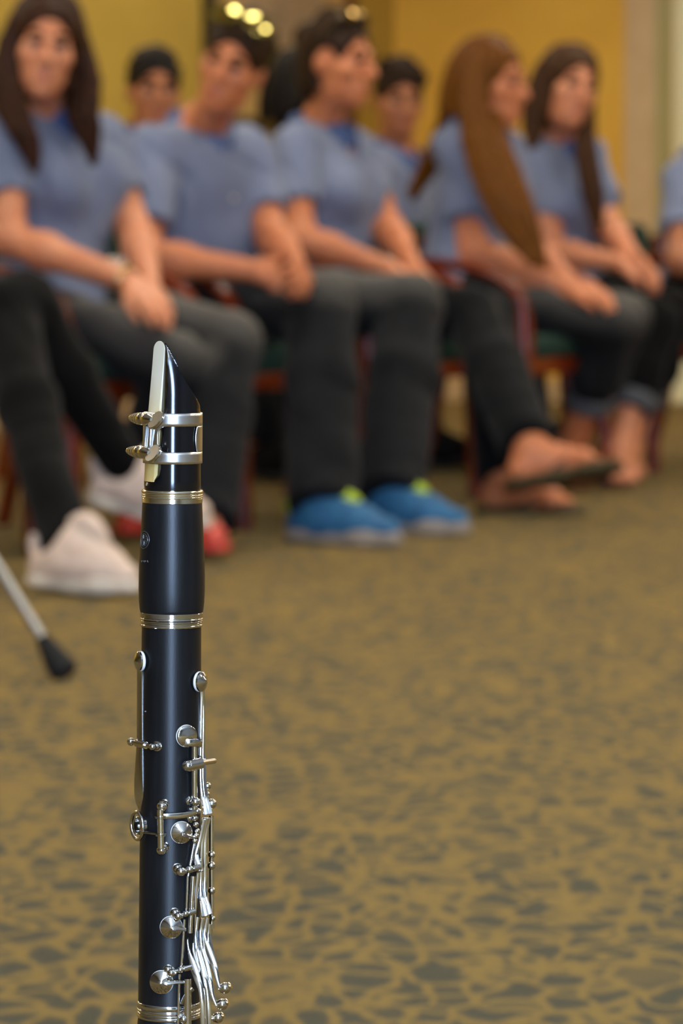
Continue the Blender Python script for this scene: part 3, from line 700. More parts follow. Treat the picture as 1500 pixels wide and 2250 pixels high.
# ------------------------------------------------------------------ who sits where
FV = V
P1F = Vector((0.74, -0.67, 0))
cast = dict(
 crossed=dict(seat=(-1.10, 8.72, .55), face=V, head=(-330, 60, 8.7, 30), hair='short', hair_m='hair_dark', legs='black_cloth', shoes='hightop', flare=.052, knee=.072, hem=1.0,
    KL=(52, 674), AL=(292, 1048), AL_up=True, TL=(.97, -.26), TLu=(0.16, -.28, .95), EL=(-110, 520), WL=(-150, 640), HL=(-90, 660), ER=(-420, 520), WR=(-330, 650), HR=(-250, 660), KR=(10, 690), AR=(148, 1212), TR=(.78, -.62), ank=.088,
    label='person at the left edge, black trousers, white high-top sneakers, one foot lifted across'),
 curly=dict(seat=(-.70, 9.35, .55), face=P1F, SR=(16, 292, 9.25), SL=(226, 302, 9.50), ER=(22, 525), WR=(285, 618, 8.97), EL=(298, 512), WL=(330, 632), HR=(396, 718, 8.82), HL=(388, 722, 8.92), HRn=(-.2, .6, -.8), HLn=(-.6, .3, -.6), HRc=.22, HLc=.3,
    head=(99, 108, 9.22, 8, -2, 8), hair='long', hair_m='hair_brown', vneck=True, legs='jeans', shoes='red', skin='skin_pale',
    KR=(384, 796), KL=(508, 748), AR=(300, 1100), TR=(-.1, -1), AL=(456, 1135), TL=(.12, -1), hem=1.04, flare=.07, gaze=0,
    locks=[[(48, 50, 9.2, .025), (14, 130, 9.19, .028), (14, 210, 9.16, .034), (44, 280, 9.12, .028), (64, 320, 9.12, .022), (76, 368, 9.12, .006)], [(158, 50, 9.25, .022), (180, 120, 9.26, .026), (192, 190, 9.26, .036), (182, 250, 9.24, .036), (196, 300, 9.24, .024), (206, 350, 9.24, .006)], [(146, 150, 9.3, .02), (160, 210, 9.3, .03), (172, 260, 9.27, .024), (180, 300, 9.25, .012)]], strands=44, facew=.074,
    label='seated young woman with long dark brown hair looking at the camera, gold bracelet'),
 tilted=dict(seat=(-.35, 9.97, .555), face=V, male=True, SR=(328, 335, 9.75), SL=(548, 335, 10.02), ER=(318, 566), WR=(556, 594), EL=(600, 530), WL=(646, 572), HR=(690, 600), HL=(676, 608), HRn=(-.2, .7, -.4), HLn=(-.6, -.5, -.5), HRc=.7, HLc=.8,
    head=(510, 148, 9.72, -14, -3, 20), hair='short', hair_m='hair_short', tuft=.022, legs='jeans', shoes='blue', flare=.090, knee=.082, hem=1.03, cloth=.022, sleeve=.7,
    KR=(705, 672), KL=(900, 672), AR=(706, 1110), TR=(.84, -.54), AL=(856, 1090), TL=(.86, -.50),
    label='seated young man tilting his head, blue polo shirt, blue sneakers with lime tongues'),
 updo=dict(seat=(-.02, 10.6, .55), face=V, SR=(645, 325, 10.45), SL=(778, 335, 10.75), ER=(662, 528), WR=(858, 592), EL=(856, 505), WL=(905, 583), HR=(968, 632), HL=(962, 630), HRn=(-.1, .3, -1), HLn=(-.3, -.3, -.7), HRc=.4, HLc=.4,
    head=(746, 140, 10.5, 56, -3, 2), hair='up', hair_m='hair_dark', vneck=True, legs='jeans_dark', shoes='flipflop', barefoot=True, flare=.080, hem=.99, skin='skin', bun=(676, 82, 10.62),
    KR=(1035, 690), KL=(1075, 700), AR=(1168, 990), ankR=.185, TR=(.98, -.1), TRu=(-.16, .36, .92), AL=(1112, 1052), TL=(.95, -.30),
    label='seated young woman in profile with dark hair pinned up, wearing flip-flops'),
 straight=dict(seat=(.335, 11.15, .55), face=(.96, -.28, 0), SR=(996, 325, 11.05), SL=(1108, 335, 11.32), ER=(1036, 552), WR=(1238, 628), EL=(1160, 540, 1), WL=(1260, 628), HR=(1345, 652), HL=(1345, 640), HRn=(-.1, .3, -1), HLn=(-.3, -.4, -.7), HRc=.35, HLc=.5,
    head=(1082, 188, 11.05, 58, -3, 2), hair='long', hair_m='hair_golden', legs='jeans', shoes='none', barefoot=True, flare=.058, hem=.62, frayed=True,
    KR=(1352, 712), KL=(1372, 700), AR=(1246, 1004), AL=(1262, 998), TR=(1330, 1080, 10.8), TL=(1350, 1075, 11.0),
    locks=[[(1050, 130, 10.97, .022), (1036, 220, 10.93, .030), (1052, 320, 10.88, .040), (1085, 420, 10.84, .042), (1125, 500, 10.82, .040), (1172, 575, 10.8, .012)], [(1080, 255, 10.98, .02), (1096, 330, 10.9, .030), (1136, 430, 10.84, .030), (1160, 510, 10.82, .028), (1194, 582, 10.82, .008)], [(1020, 130, 11.15, .025), (1000, 210, 11.17, .032), (985, 270, 11.2, .034), (955, 340, 11.28, .03), (905, 430, 11.34, .015)]], strands=46,
    label='seated young woman in profile with very long golden brown hair reaching her lap'),
 smiling=dict(seat=(.64, 11.8, .55), face=V, SR=(1172, 358, 11.68), SL=(1290, 352, 11.92), ER=(1208, 555), WR=(1362, 578), EL=(1336, 500), WL=(1388, 560), HR=(1452, 604), HL=(1450, 606), HRn=(-.2, .4, -1), HLn=(-.5, -.2, -.6), HRc=.55, HLc=.5,
    head=(1250, 198, 11.68, 22, 0, 14), hair='long', hair_m='hair_auburn', vneck=True, legs='black_cloth', shoes='none', barefoot=True, flare=.058, hem=.66, frayed=True, skin='skin_pale',
    KR=(1440, 708), KL=(1478, 690), AR=(1358, 1002), AL=(1378, 990), TR=(1380, 1085, 11.0), TL=(1400, 1060, 11.2),
    locks=[[(1206, 140, 11.66, .022), (1184, 210, 11.66, .030), (1172, 275, 11.66, .030), (1166, 325, 11.64, .014)], [(1290, 160, 11.68, .02), (1288, 260, 11.66, .024), (1288, 340, 11.62, .032), (1304, 430, 11.6, .030), (1312, 505, 11.6, .010)]], strands=40,
    label='seated young woman with long auburn hair, head tilted, facing the camera beside the door'),
 edge=dict(seat=(1.14, 12.25, .55), face=V, head=(1600, 250, 12.2, 40), hair='short', hair_m='hair_dark', male=True, SR=(1500, 400, 12.1), SL=(1610, 395, 12.35), ER=(1492, 575), legs='black_cloth', shoes='black', h=.008, skin='skin_tan',
    label='person at the right edge, only a blue sleeve and arm in view'),
 peering=dict(seat=(-.60, 11.75, .55), face=V, head=(338, 205, 11.7, 12, 0, 4), hair='short', hair_m='hair_black', tuft=.013, male=True, legs='jeans_dark', shoes='black', h=.008, hs=.011, skin='skin_tan', SR=(256, 350, 11.6), SL=(395, 350, 11.85),
    label='young man with short black hair peering over between two sitters of the front row'),
 hidden=dict(seat=(-.20, 12.40, .55), face=V, head=(668, 202, 12.5, 70, 0, 0), hair='long', hair_m='hair_black', legs='jeans_dark', shoes='black', h=.008, hs=.011, skin='skin_tan', SR=(640, 335, 12.4), SL=(740, 335, 12.65),
    locks=[[(640, 160, 12.5, .03), (624, 210, 12.5, .035), (626, 265, 12.5, .03)], [(656, 150, 12.45, .03), (645, 210, 12.42, .03), (640, 262, 12.42, .025)]], strands=8,
    label='person with a black bob of hair almost hidden behind the woman with pinned-up hair'),
 bushy=dict(seat=(.18, 13.02, .55), face=V, head=(876, 226, 12.9, 14, -4, 4), hair='short', hair_m='hair_dark', tuft=.034, male=True, legs='jeans_dark', shoes='black', h=.008, hs=.011, skin='skin_tan', SR=(818, 375, 12.8), SL=(925, 375, 13.05),
    label='young man with bushy dark brown hair in the second row against the gold wall'),
)
people = {k: person(v) for k, v in cast.items()}
# chairs: front row then the row behind
front = 'cherry wood armchairs of the front row'; back = 'cherry wood armchairs of the second row'
for x, y, f, lb, g in ((-1.06, 8.72, V, 'green upholstered wooden armchair at the left edge under the sitter in black trousers', front),
    (-.69, 9.36, V, 'green upholstered wooden armchair under the woman with dark brown hair and red shoes', front),
    (-.31, 9.97, V, 'green upholstered wooden armchair under the man with blue sneakers', front),
    (.02, 10.6, V, 'green upholstered wooden armchair under the woman with pinned-up hair', front),
    (.43, 11.12, Vector((.90, -.43, 0)), 'green upholstered wooden armchair under the woman with golden hair, front post catching light', front),
    (.61, 11.8, V, 'green upholstered wooden armchair under the woman with auburn hair', front),
    (1.18, 12.25, V, 'green upholstered wooden armchair at the right edge with its dark backrest showing', front),
    (-.58, 11.75, V, 'wooden armchair in the second row under the young man with short black hair', back),
    (-.18, 12.40, V, 'wooden armchair in the second row under the person with a black bob', back),
    (.20, 13.02, V, 'wooden armchair in the second row under the young man with bushy hair', back)):
    place_chair(x, y, f, lb, g)

# bracelet of the woman with dark hair
q = people['curly']; d = (q['wrR'] - q['elR']).normalized(); a = d.orthogonal().normalized(); b = d.cross(a); c = q['wrR'] - d * .01
MB().tube([c + (a * math.cos(t) + b * math.sin(t)) * .034 for t in np.linspace(0, 2 * PI, 25)[:-1]], .0055, 8, True).build('bracelet', M['gold_metal'], q['root'], world=True)

# sunglasses pushed up onto the hair
M['mirror_lens'] = mat('mirror_lens', (0.55, 0.48, 0.16), 0.06, 1.0); M['amber_lens'] = mat('amber_lens', (0.40, 0.24, 0.05), 0.10, 1.0)
M['yellow_frame'] = mat('yellow_frame', srgb(110, 100, 30), 0.25); M['shell_frame'] = mat('shell_frame', srgb(84, 66, 16), 0.3)
def sunglasses(q, y, z, lens, fr, label, tilt=50, ks=1.0, dx=0.0):
    H, hl, hf, hu = q['H'], q['hl'], q['hfw'], q['hu']
    t = math.radians(tilt); n = hf * math.cos(t) + hu * math.sin(t); up = hu * math.cos(t) - hf * math.sin(t)
    o = H(dx, y, z); r = empty('sunglasses', o); G = lambda x, yy, d=0: o + (hl * x + up * yy + n * d) * ks
    for s in (-1, 1):
        ring = [G(s * .035 + .030 * math.cos(a), .023 * math.sin(a) * (1 + .12 * math.cos(a) * s), -.016 * ((s * .035 + .030 * math.cos(a)) / .065) ** 2) for a in np.linspace(0, 2 * PI, 29)[:-1]]
        MB().tube(ring, .0026, 8, True).build('frame_rim', fr, r, world=True)
        vs = [G(s * .035, 0, .004 - .016 * .29)]; fs = []
        for j in range(1, 6):
            for k in range(28):
                a = 2 * PI * k / 28; rr = j / 5; x = s * .035 + .030 * rr * math.cos(a)
                vs.append(G(x, .023 * rr * math.sin(a) * (1 + .12 * math.cos(a) * s), -.016 * (x / .065) ** 2 + .004 * (1 - rr ** 2)))
        for k in range(28): fs.append((0, 1 + k, 1 + (k + 1) % 28))
        for j in range(4):
            for k in range(28): k2 = (k + 1) % 28; fs.append((1 + j * 28 + k, 1 + (j + 1) * 28 + k, 1 + (j + 1) * 28 + k2, 1 + j * 28 + k2))
        MB().add(vs, fs).build('lens', lens, r, world=True)
        e = G(s * .066, .006, -.016); MB().tube(spline([e[:], (e - n * .03 + hl * s * .012 / ks ** 4)[:], (e - n * .09 + hl * s * .016 / ks ** 4)[:], (e - n * .125 + hl * s * .012 / ks ** 4 - up * .03)[:]], 12), .0028, 8).build('temple', fr, r, world=True)
    MB().tube(spline([G(-.008, .006, .001)[:], G(0, .011, .003)[:], G(.008, .006, .001)[:]], 7), .0025, 8).build('bridge', fr, r, world=True)
    return tag(r, label, 'sunglasses')
sunglasses(people['tilted'], .062, .132, M['mirror_lens'], M['yellow_frame'], 'mirrored sunglasses pushed up on the hair of the man tilting his head', 40, 1.2)
sunglasses(people['updo'], .050, .138, M['amber_lens'], M['shell_frame'], 'amber sunglasses pushed up on the pinned-up dark hair of the woman in profile', 52)

# tripod stand whose one leg reaches in from the left
ts = empty('tripod_stand', (-.80, 6.52, 0)); hub = Vector((-.80, 6.52, .53))
MB().tube([(-.80, 6.52, .16), (-.80, 6.52, 1.25)], .014, 16).build('pole', M['metal_grey'], ts, world=True)
MB().lathe([(.02, -.03), (.028, -.025), (.028, .025), (.02, .03)], hub, Z, 20).build('collar', M['rubber'], ts, world=True)
tip = floor_at(150, 1494)
a0 = math.atan2(tip.y - 6.52, tip.x + .80); rl = math.hypot(tip.x + .80, tip.y - 6.52)
for k in range(3):
    a = a0 + k * 2 * PI / 3; e = Vector((-.80 + rl * math.cos(a), 6.52 + rl * math.sin(a), 0)); d = (hub - e).normalized()
    lg = MB().tube([e + d * .05, hub], .0085, 14).build('leg', M['metal_grey'], ts, world=True)
    MB().tube([e + Z * .006 + d * .004, e + d * .012 + Z * .004, e + d * .035, e + d * .075, e + d * .085], [.020, .025, .023, .014, .011], 16).build('rubber_foot', M['rubber'], lg, world=True)
    MB().tube([Vector((-.80, 6.52, .22)), e + (hub - e) * .5], .006, 8).build('brace', M['metal_grey'], ts, world=True)
tag(ts, 'silver tripod stand, one slanting leg with a black rubber foot on the carpet at left', 'stand')

# ------------------------------------------------------------------ the clarinet, standing on its bell
def aniso(m, a, rot=0.0):
    nt = m.node_tree; t = nt.nodes.new('ShaderNodeTangent'); t.direction_type = 'RADIAL'; t.axis = 'Z'
    b = nt.nodes['Principled BSDF']; b.inputs['Anisotropic'].default_value = a; b.inputs['Anisotropic Rotation'].default_value = rot
    nt.links.new(t.outputs[0], b.inputs['Tangent']); return m
M['ebonite'] = aniso(mat('ebonite', (0.003, 0.003, 0.004), 0.17, spec=0.5), 0.75, 0.25)
M['blackwood'] = aniso(noise_mix(mat('blackwood', (0.004, 0.0042, 0.005), 0.40, spec=0.32), (0.006, 0.0062, 0.007), 60, stretch=(4, 4, .4), bump=.06, bump_scale=500, dist=.0005), 0.35, 0.25)
M['silver'] = noise_mix(mat('silver', (0.68, 0.675, 0.66), 0.09, 1.0), (0.63, 0.625, 0.61), 60)
M['silver_brushed'] = mat('silver_brushed', (0.80, 0.80, 0.79), 0.27, 1.0)
M['nickel'] = noise_mix(mat('nickel', (0.70, 0.67, 0.60), 0.14, 1.0), (0.66, 0.63, 0.56), 80)
M['pad_white'] = mat('pad_white', srgb(226, 222, 214), 0.7)
M['engraving'] = mat('engraving', (0.09, 0.085, 0.08), 0.35, 0.5)
rd = mat('reed_cane', srgb(226, 220, 196), 0.55); nt = rd.node_tree
tc = nt.nodes.new('ShaderNodeTexCoord'); sp = nt.nodes.new('ShaderNodeSeparateXYZ'); nt.links.new(tc.outputs['Generated'], sp.inputs[0])
rr = nt.nodes.new('ShaderNodeValToRGB'); nt.links.new(sp.outputs['Z'], rr.inputs[0])
rr.color_ramp.elements[0].position = .3; rr.color_ramp.elements[0].color = (*srgb(218, 188, 124), 1); rr.color_ramp.elements[1].position = .75; rr.color_ramp.elements[1].color = (*srgb(226, 214, 188), 1)
nt.links.new(rr.outputs[0], nt.nodes['Principled BSDF'].inputs['Base Color']); M['reed_cane'] = rd
M['reed_bark'] = noise_mix(mat('reed_bark', srgb(222, 186, 112), 0.4), srgb(206, 168, 96), 200, stretch=(1, 1, .05))

axA, axB = at(379, 1000, 2.0), at(371.5, 2200, 2.0)
ez = (axA - axB).normalized(); ey = Vector((0, 1, 0)); ex = ey.cross(ez).normalized()
base = axA - ez * (axA.z / ez.z)
cla = empty('clarinet', base); cla.rotation_euler = Matrix((ex, ey, ez)).transposed().to_euler()
tag(cla, 'black wooden clarinet with silver keys standing upright on its bell in the foreground', 'clarinet')
MM = 0.001
def loc(px, py, t=0.0):
    q = at(px, py, 2.0 - t) - base; return Vector((q.dot(ex), -t, q.dot(ez)))
def zl(py, t=0.0):
    px = 379 + (py - 1000) / 1200 * -7.5; return loc(px, py, t).z
Z_TOP, Z_BOT = zl(1374), zl(2200)
def rad(z):
    f = min(max((Z_TOP - z) / (Z_TOP - Z_BOT), 0), 1.3); return (15.45 + .75 * f) * MM
def kp(px, py, h=0.0):
    """on the body's front half at height h (mm) above it: position and outward normal"""
    t = 0.0
    for _ in range(4):
        p = loc(px, py, t); r = rad(p.z) + h * MM; t = math.sqrt(max(r * r - p.x * p.x, 0))
    p = loc(px, py, t); n = Vector((p.x, -t, 0)).normalized(); return p, n
def ka(az, py, h=0.0):
    a = math.radians(az); p = Vector((0, 0, zl(py)))
    for _ in range(3):
        r = rad(p.z) + h * MM; p = Vector((r * math.sin(a), -r * math.cos(a), zl(py, r * math.cos(a))))
    return p, Vector((math.sin(a), -math.cos(a), 0))
def cbuild(mb, name, m, parent=None): return mb.build(name, M[m], parent or cla)
def lz(prof, seg=96): return MB().lathe([(r * MM, z) for r, z in prof], (0, 0, 0), Z, seg, cap=True, x=(1, 0, 0))

# mouthpiece: a tapered cylinder with a flat table for the reed and a sloping beak
RA = Vector((-.88, -.475, 0)).normalized(); TA = Vector((-RA.y, RA.x, 0)) * 1.0
if TA.y > 0: TA = -TA
def table(py): return 11.5 + (py - 1056) / (1056 - 752) * 3.9
def lerp(x, tab):
    for (a, b), (c, d) in zip(tab, tab[1:]):
        if x <= c: return b + (d - b) * (x - a) / (c - a)
    return tab[-1][1]
def sect(py, r, t, b, w, n=144):
    out = []
    for k in range(n):
        a = 2 * PI * k / n; c, s = r * math.cos(a), r * math.sin(a)
        c = min(max(c, -b), t); lim = r if (b <= 0 or t <= 0 or True) and -b <= 0 <= t else math.sqrt(max(r * r - min(b * b, t * t), 1)); w2 = lerp(py, [(740, 5.9), (757, 6.6), (827, 7.9), (862, 9.4), (900, 13.0), (930, 20), (1200, 20)]); s = s * min(1, (w if s > 0 else min(w, w2)) / lim); out.append(RA * c * MM + TA * s * MM + Z * zl(py))
    return out
bk = spline([(757, -7.2, 6.8), (772, -5.9, 9.2), (792, -4.3, 11.3), (827, -.7, 13.4), (862, 5.3, 14.1), (898, 13.8, 14.3)], 48)
rows = [sect(py, 14.1, table(py), b, w) for py, b, w in bk]
rows = [sect(753.5, 14.1, table(753), -7.35, 5.3), sect(751, 14.1, table(751), -7.42, 3.2)][::-1] + rows
for py in np.linspace(902, 1066, 14): rows.append(sect(py, 14.25 + (py - 902) / 164 * .45, table(py) if py < 1050 else table(py) + (py - 1050) * .5, 20, 20))
rows.append(sect(1072, 14.5, 20, 20, 20)); rows.append(sect(1085, 14.3, 20, 20, 20))
n = 144; vs = [v for r_ in rows for v in r_]; fs = [tuple(range(n))] + [(i * n + k, i * n + (k + 1) % n, (i + 1) * n + (k + 1) % n, (i + 1) * n + k) for i in range(len(rows) - 1) for k in range(n)] + [tuple((len(rows) - 1) * n + k for k in range(n))[::-1]]
mpc = cbuild(MB().add(vs, fs), 'mouthpiece', 'ebonite')
bm = bmesh.new(); bm.from_mesh(mpc.data); bmesh.ops.remove_doubles(bm, verts=bm.verts, dist=4e-5); bmesh.ops.dissolve_degenerate(bm, edges=bm.edges, dist=3e-5)
bmesh.ops.recalc_face_normals(bm, faces=bm.faces); bm.to_mesh(mpc.data); bm.free(); mpc.data.set_sharp_from_angle(angle=math.radians(32))
# reed
def reed(py0, py1, th, wid, n=40, tip=True, lift=0.0):
    vs, fs = [], []; m = 13
    for i in range(n):
        py = py0 + (py1 - py0) * (i / (n - 1)) ** (2.2 if tip else 1); w = lerp(py, wid); t = lerp(py, th); c0 = table(py) + .05
        if tip:
            d = (py - py0) * .2353
            if d < 4.5: w *= math.sqrt(max(1 - ((4.5 - d) / 4.5) ** 2, .02)) * .99 + .01
        for k in range(m):
            s = -w + 2 * w * k / (m - 1); vs.append(RA * (c0 + lift + t * (1 - .30 * (s / w) ** 2)) * MM + TA * s * MM + Z * zl(py))
        for s in (w, -w): vs.append(RA * c0 * MM + TA * s * MM + Z * zl(py))
    q = m + 2
    for i in range(n - 1):
        for k in range(q): fs.append((i * q + k, (i + 1) * q + k, (i + 1) * q + (k + 1) % q, i * q + (k + 1) % q))
    fs.append(tuple(range(q))); fs.append(tuple((n - 1) * q + k for k in range(q))[::-1])
    return MB().add(vs, fs)
rw = [(748, 6.5), (905, 6.35), (1056, 5.75)]
rdo = cbuild(reed(749, 1056, [(748, .25), (800, .7), (905, 2.0), (990, 2.7), (1056, 2.8)], rw), 'reed', 'reed_cane'); rdo['label'] = 'pale cane reed'
cbuild(reed(985, 1056.5, [(985, 2.72), (1000, 2.95), (1056, 3.05)], [(985, 5.2), (1056, 5.3)], 12, False), 'bark', 'reed_bark', rdo)
# ligature: two bands joined by plates, open between, two thumbscrews on the reed side
def lsec(az, py):
    a = math.radians(az); v = Vector((math.sin(a), -math.cos(a), 0)) * 15.05
    c, s = v.dot(RA), v.dot(TA); c = min(c, table(py) + lerp(py, [(900, 2.0), (990, 2.7), (1056, 2.9)]) + .7); return (RA * c + TA * s) * MM + Z * zl(py)
def patch(pys, left, right, m=60):
    vs, fs = [], []
    for py in pys:
        a0, a1 = left(py), right(py); vs += [lsec(a0 + (a1 - a0) * k / m, py) for k in range(m + 1)]
    for i in range(len(pys) - 1):
        for k in range(m): j = i * (m + 1) + k; fs.append((j, j + m + 1, j + m + 2, j + 1))
    return vs, fs
lg = MB()
for a, b in ((906, 934.5), (991, 1017)): lg.add(*patch(np.linspace(a, b, 5), lambda p: -180, lambda p: 180, 120))
ze = lambda p: (p - 963) / 29.0
lg.add(*patch(np.linspace(934.5, 991, 21), lambda p: -92, lambda p: -27 + 15 * abs(ze(p)) ** 5, 30))
lg.add(*patch(np.linspace(934.5, 991, 21), lambda p: 59 - 6 * (1 - ze(p) ** 2), lambda p: 120, 30))
lgo = cbuild(lg, 'ligature', 'silver_brushed')
md = lgo.modifiers.new('thickness', 'SOLIDIFY'); md.thickness = .0007; md.offset = 0
for s in (-3.4, 2.6):
    cbuild(MB().tube([RA * (table(p) + 4.0 + (p - 936) * .004) * MM + TA * s * MM + Z * zl(p) for p in (930, 950, 975, 995)], .0009, 8), 'rail', 'silver', lgo)
for py in (923, 995.5):
    o = RA * (table(py) + lerp(py, [(900, 2.0), (990, 2.7)]) + 3.9) * MM + Z * zl(py - 3)
    b = MB().lathe([(1.0 * MM, -17.3 * MM), (1.5 * MM, -17 * MM), (1.75 * MM, -16.2 * MM), (1.6 * MM, -15.2 * MM), (2.1 * MM, -14.8 * MM), (2.3 * MM, -13.6 * MM), (1.9 * MM, -13.0 * MM), (2.5 * MM, -12.4 * MM), (2.8 * MM, -10.6 * MM), (2.35 * MM, -10 * MM),
        (2.9 * MM, -9.4 * MM), (3.15 * MM, -7.4 * MM), (2.7 * MM, -6.8 * MM), (3.2 * MM, -6.2 * MM), (3.35 * MM, -1 * MM), (2.9 * MM, -.4 * MM), (3.3 * MM, .2 * MM), (3.2 * MM, 4 * MM), (2.2 * MM, 7 * MM), (1.6 * MM, 9 * MM)], o, TA, 28)
    sc_ = cbuild(b, 'thumbscrew', 'nickel', lgo)
    ph = math.radians(32); n_ = RA * math.cos(ph) + Z * math.sin(ph); hv = Z * math.cos(ph) - RA * math.sin(ph); ce = o + TA * 13.2 * MM
    vs, fs = [], []; prof = [(.02, .95), (.92, .95), (1.0, .5), (1.0, -.5), (.92, -.95), (.02, -.95)]
    for q, t in prof:
        for k in range(40):
            a = 2 * PI * k / 40; vs.append(ce + TA * math.cos(a) * 6.4 * q * MM + hv * math.sin(a) * 5.3 * q * MM + n_ * t * MM)
    for i in range(len(prof) - 1):
        for k in range(40): fs.append((i * 40 + k, i * 40 + (k + 1) % 40, (i + 1) * 40 + (k + 1) % 40, (i + 1) * 40 + k))
    cbuild(MB().add(vs, fs), 'thumb_paddle', 'nickel', lgo)
    cbuild(MB().box(-Vector((2.6, 2.2, 2.9)) * MM, Vector((2.6, 2.2, 2.9)) * MM, .0008, lambda v, o=o: o - RA * 2.6 * MM + TA * (v.x - .001) + RA * v.y + Z * v.z), 'screw_block', 'nickel', lgo)

# barrel and its rings
cbuild(lz([(15.4, zl(1103.5)), (15.55, zl(1106)), (15.85, zl(1140)), (16.35, zl(1180)), (16.85, zl(1220)), (17.15, zl(1260)), (17.2, zl(1295)), (17.0, zl(1320)), (16.6, zl(1338)), (16.3, zl(1344.5)), (16.0, zl(1346))][::-1]), 'barrel', 'blackwood')
def ring(name, py0, py1, r, beads, plain=(), inner=None):
    """a tenon ring: plain bands and rounded beads from py0 (top) to py1"""
    pr = [(r - .9, zl(py0)), (r - .25, zl(py0 + .5))]
    for a, b, dr in beads:
        for k in range(9):
            t = k / 8; pr.append((r - .35 + (dr + .35) * math.sin(PI * t) ** .7, zl(a + (b - a) * t)))
    for a, b, dr in plain: pr += [(r + dr - .2, zl(a)), (r + dr, zl(a + 1)), (r + dr, zl(b - 1)), (r + dr - .2, zl(b))]
    pr.append((r - .9, zl(py1))); pr.sort(key=lambda q: q[1])
    return cbuild(lz(pr), name, 'silver')
M['ring_reflection'] = mat('ring_reflection', (0.84, 0.79, 0.64), 0.12, 1.0)  # silver ring with the room's golden reflection put into its colour
ring('barrel_ring', 1075, 1105, 15.85, [(1076, 1083.5, .25), (1084, 1088.5, .12), (1089, 1093, .12)], [(1093.5, 1104, -.15)]).data.materials[0] = M['ring_reflection']
ring('barrel_ring', 1343.5, 1360, 16.4, [(1356, 1360, .1)], [(1344.5, 1355.5, .0)])
ring('joint_ring', 1360, 1376, 16.0, [(1360.5, 1364.5, .25)], [(1365, 1370, -.05), (1370.5, 1375.5, .2)])
# engraved emblem and word on the barrel
eg = MB()
def bz(az, py, d=.03):
    pr = [(1140, 15.85), (1180, 16.35), (1220, 16.85), (1260, 17.15)]; r = (lerp(py, pr) + d) * MM; a = math.radians(az); return Vector((r * math.sin(a), -r * math.cos(a), zl(py, r * math.cos(a))))
for q in (1.0, .72): eg.tube([bz(-60 + 17 * q * math.cos(t), 1187 + 19 * q * math.sin(t)) for t in np.linspace(0, 2 * PI, 29)[:-1]], .00022, 6, True)
for t in np.linspace(0, 2 * PI, 13)[:-1]: eg.tube([bz(-60 + 3 * math.cos(t), 1187 + 4 * math.sin(t)), bz(-60 + 10 * math.cos(t + .3), 1187 + 11.5 * math.sin(t + .3))], .0002, 6)
for i in range(7): eg.tube([bz(-66 + 3.4 * i, 1232 + (i % 2)), bz(-64.4 + 3.4 * i, 1236 - (i % 3))], .0002, 6)
cbuild(eg, 'engraved_emblem', 'engraving')

# upper joint, its lower ring, and the rest of the instrument down to the floor
cbuild(lz([(rad(zl(p)) / MM, zl(p)) for p in (2205, 2100, 2000, 1900, 1800, 1700, 1600, 1500, 1376.5, 1374)]), 'upper_joint', 'blackwood')
ring('joint_ring', 2198, 2234, 16.75, [(2212, 2217, .35), (2219, 2225, .25)], [(2199, 2211, .1), (2226, 2233, .0)])
z0 = zl(2233)
cbuild(lz([(17.6, .118), (17.2, .2), (16.9, .27), (16.6, z0 - .004), (16.2, z0)]), 'lower_joint', 'blackwood')
cbuild(lz([(18.0, .105), (18.9, .107), (18.9, .118), (18.0, .12)]), 'bell_ring', 'silver')
cbuild(lz([(39.0, .0005), (40.0, .004), (38.5, .012), (32.5, .03), (26.5, .052), (22.0, .075), (19.4, .095), (18.4, .107)]), 'bell', 'blackwood')

def fbar(path, name, faz=5, m='silver', th=1.1, n=34, rnd=.35):
    """a lever seen face-on. rows: px, py, mm in front of the axis, width in mm; the face looks to azimuth faz"""
    s = spline(path, n); pts = [loc(px, py, t * MM) for px, py, t, w in s]; q = Vector((math.sin(math.radians(faz)), -math.cos(math.radians(faz)), 0)); nor = []
    for i in range(n):
        t = (pts[min(i + 1, n - 1)] - pts[max(i - 1, 0)]).normalized(); nor.append((q - t * q.dot(t)).normalized())
    return cbuild(MB().ribbon(pts, [w * MM for w in s[:, 3]], th * MM, nor, rnd), name, m)
# ---- keywork
def cup(pos, n, d, name='pad_cup', apex=2.6, deep=1.7, m='silver', parent=None):
    r = d / 2
    k = cbuild(MB().lathe([(r * .9 * MM, .35 * MM), (r * MM, .5 * MM), (r * 1.0 * MM, deep * MM), (r * .93 * MM, (deep + .35) * MM), (r * .6 * MM, (deep + apex * .45) * MM), (r * .3 * MM, (deep + apex * .8) * MM), (r * .05 * MM, (deep + apex) * MM)], pos, n, 36), name, m, parent)
    cbuild(MB().lathe([(r * .97 * MM, -1.0 * MM), (r * 1.02 * MM, -.6 * MM), (r * 1.02 * MM, .3 * MM), (r * .95 * MM, .6 * MM)], pos, n, 32), 'pad', 'pad_white', k)
    cbuild(MB().lathe([(r * .78 * MM, -2.4 * MM), (r * .80 * MM, -1.0 * MM)], pos, n, 24), 'tone_hole', 'blackwood', k)
    return k
def post(px, py, h=4.5, r=2.1, screw=True, parent=None, pn=None):
    p, n = pn or kp(px, py, h)
    hh = h * MM
    b = MB().lathe([(2.6 * MM, -hh - .0006), (2.6 * MM, -hh + .0004), (1.5 * MM, -hh + .0009), (1.15 * MM, -hh * .5), (1.3 * MM, -r * .8 * MM)], p, n, 18).ball(p, r * MM, n, 18)
    o = cbuild(b, 'post', 'silver', parent)
    if screw:
        s = Vector((0, 0, 1)) if screw == 'v' else n.cross(Z).normalized() * -1
        cbuild(MB().lathe([(r * .5 * MM, r * .8 * MM), (r * .52 * MM, (r + .25) * MM), (r * .3 * MM, (r + .35) * MM)], p, s, 14), 'screw_head', 'silver', o)
    return p
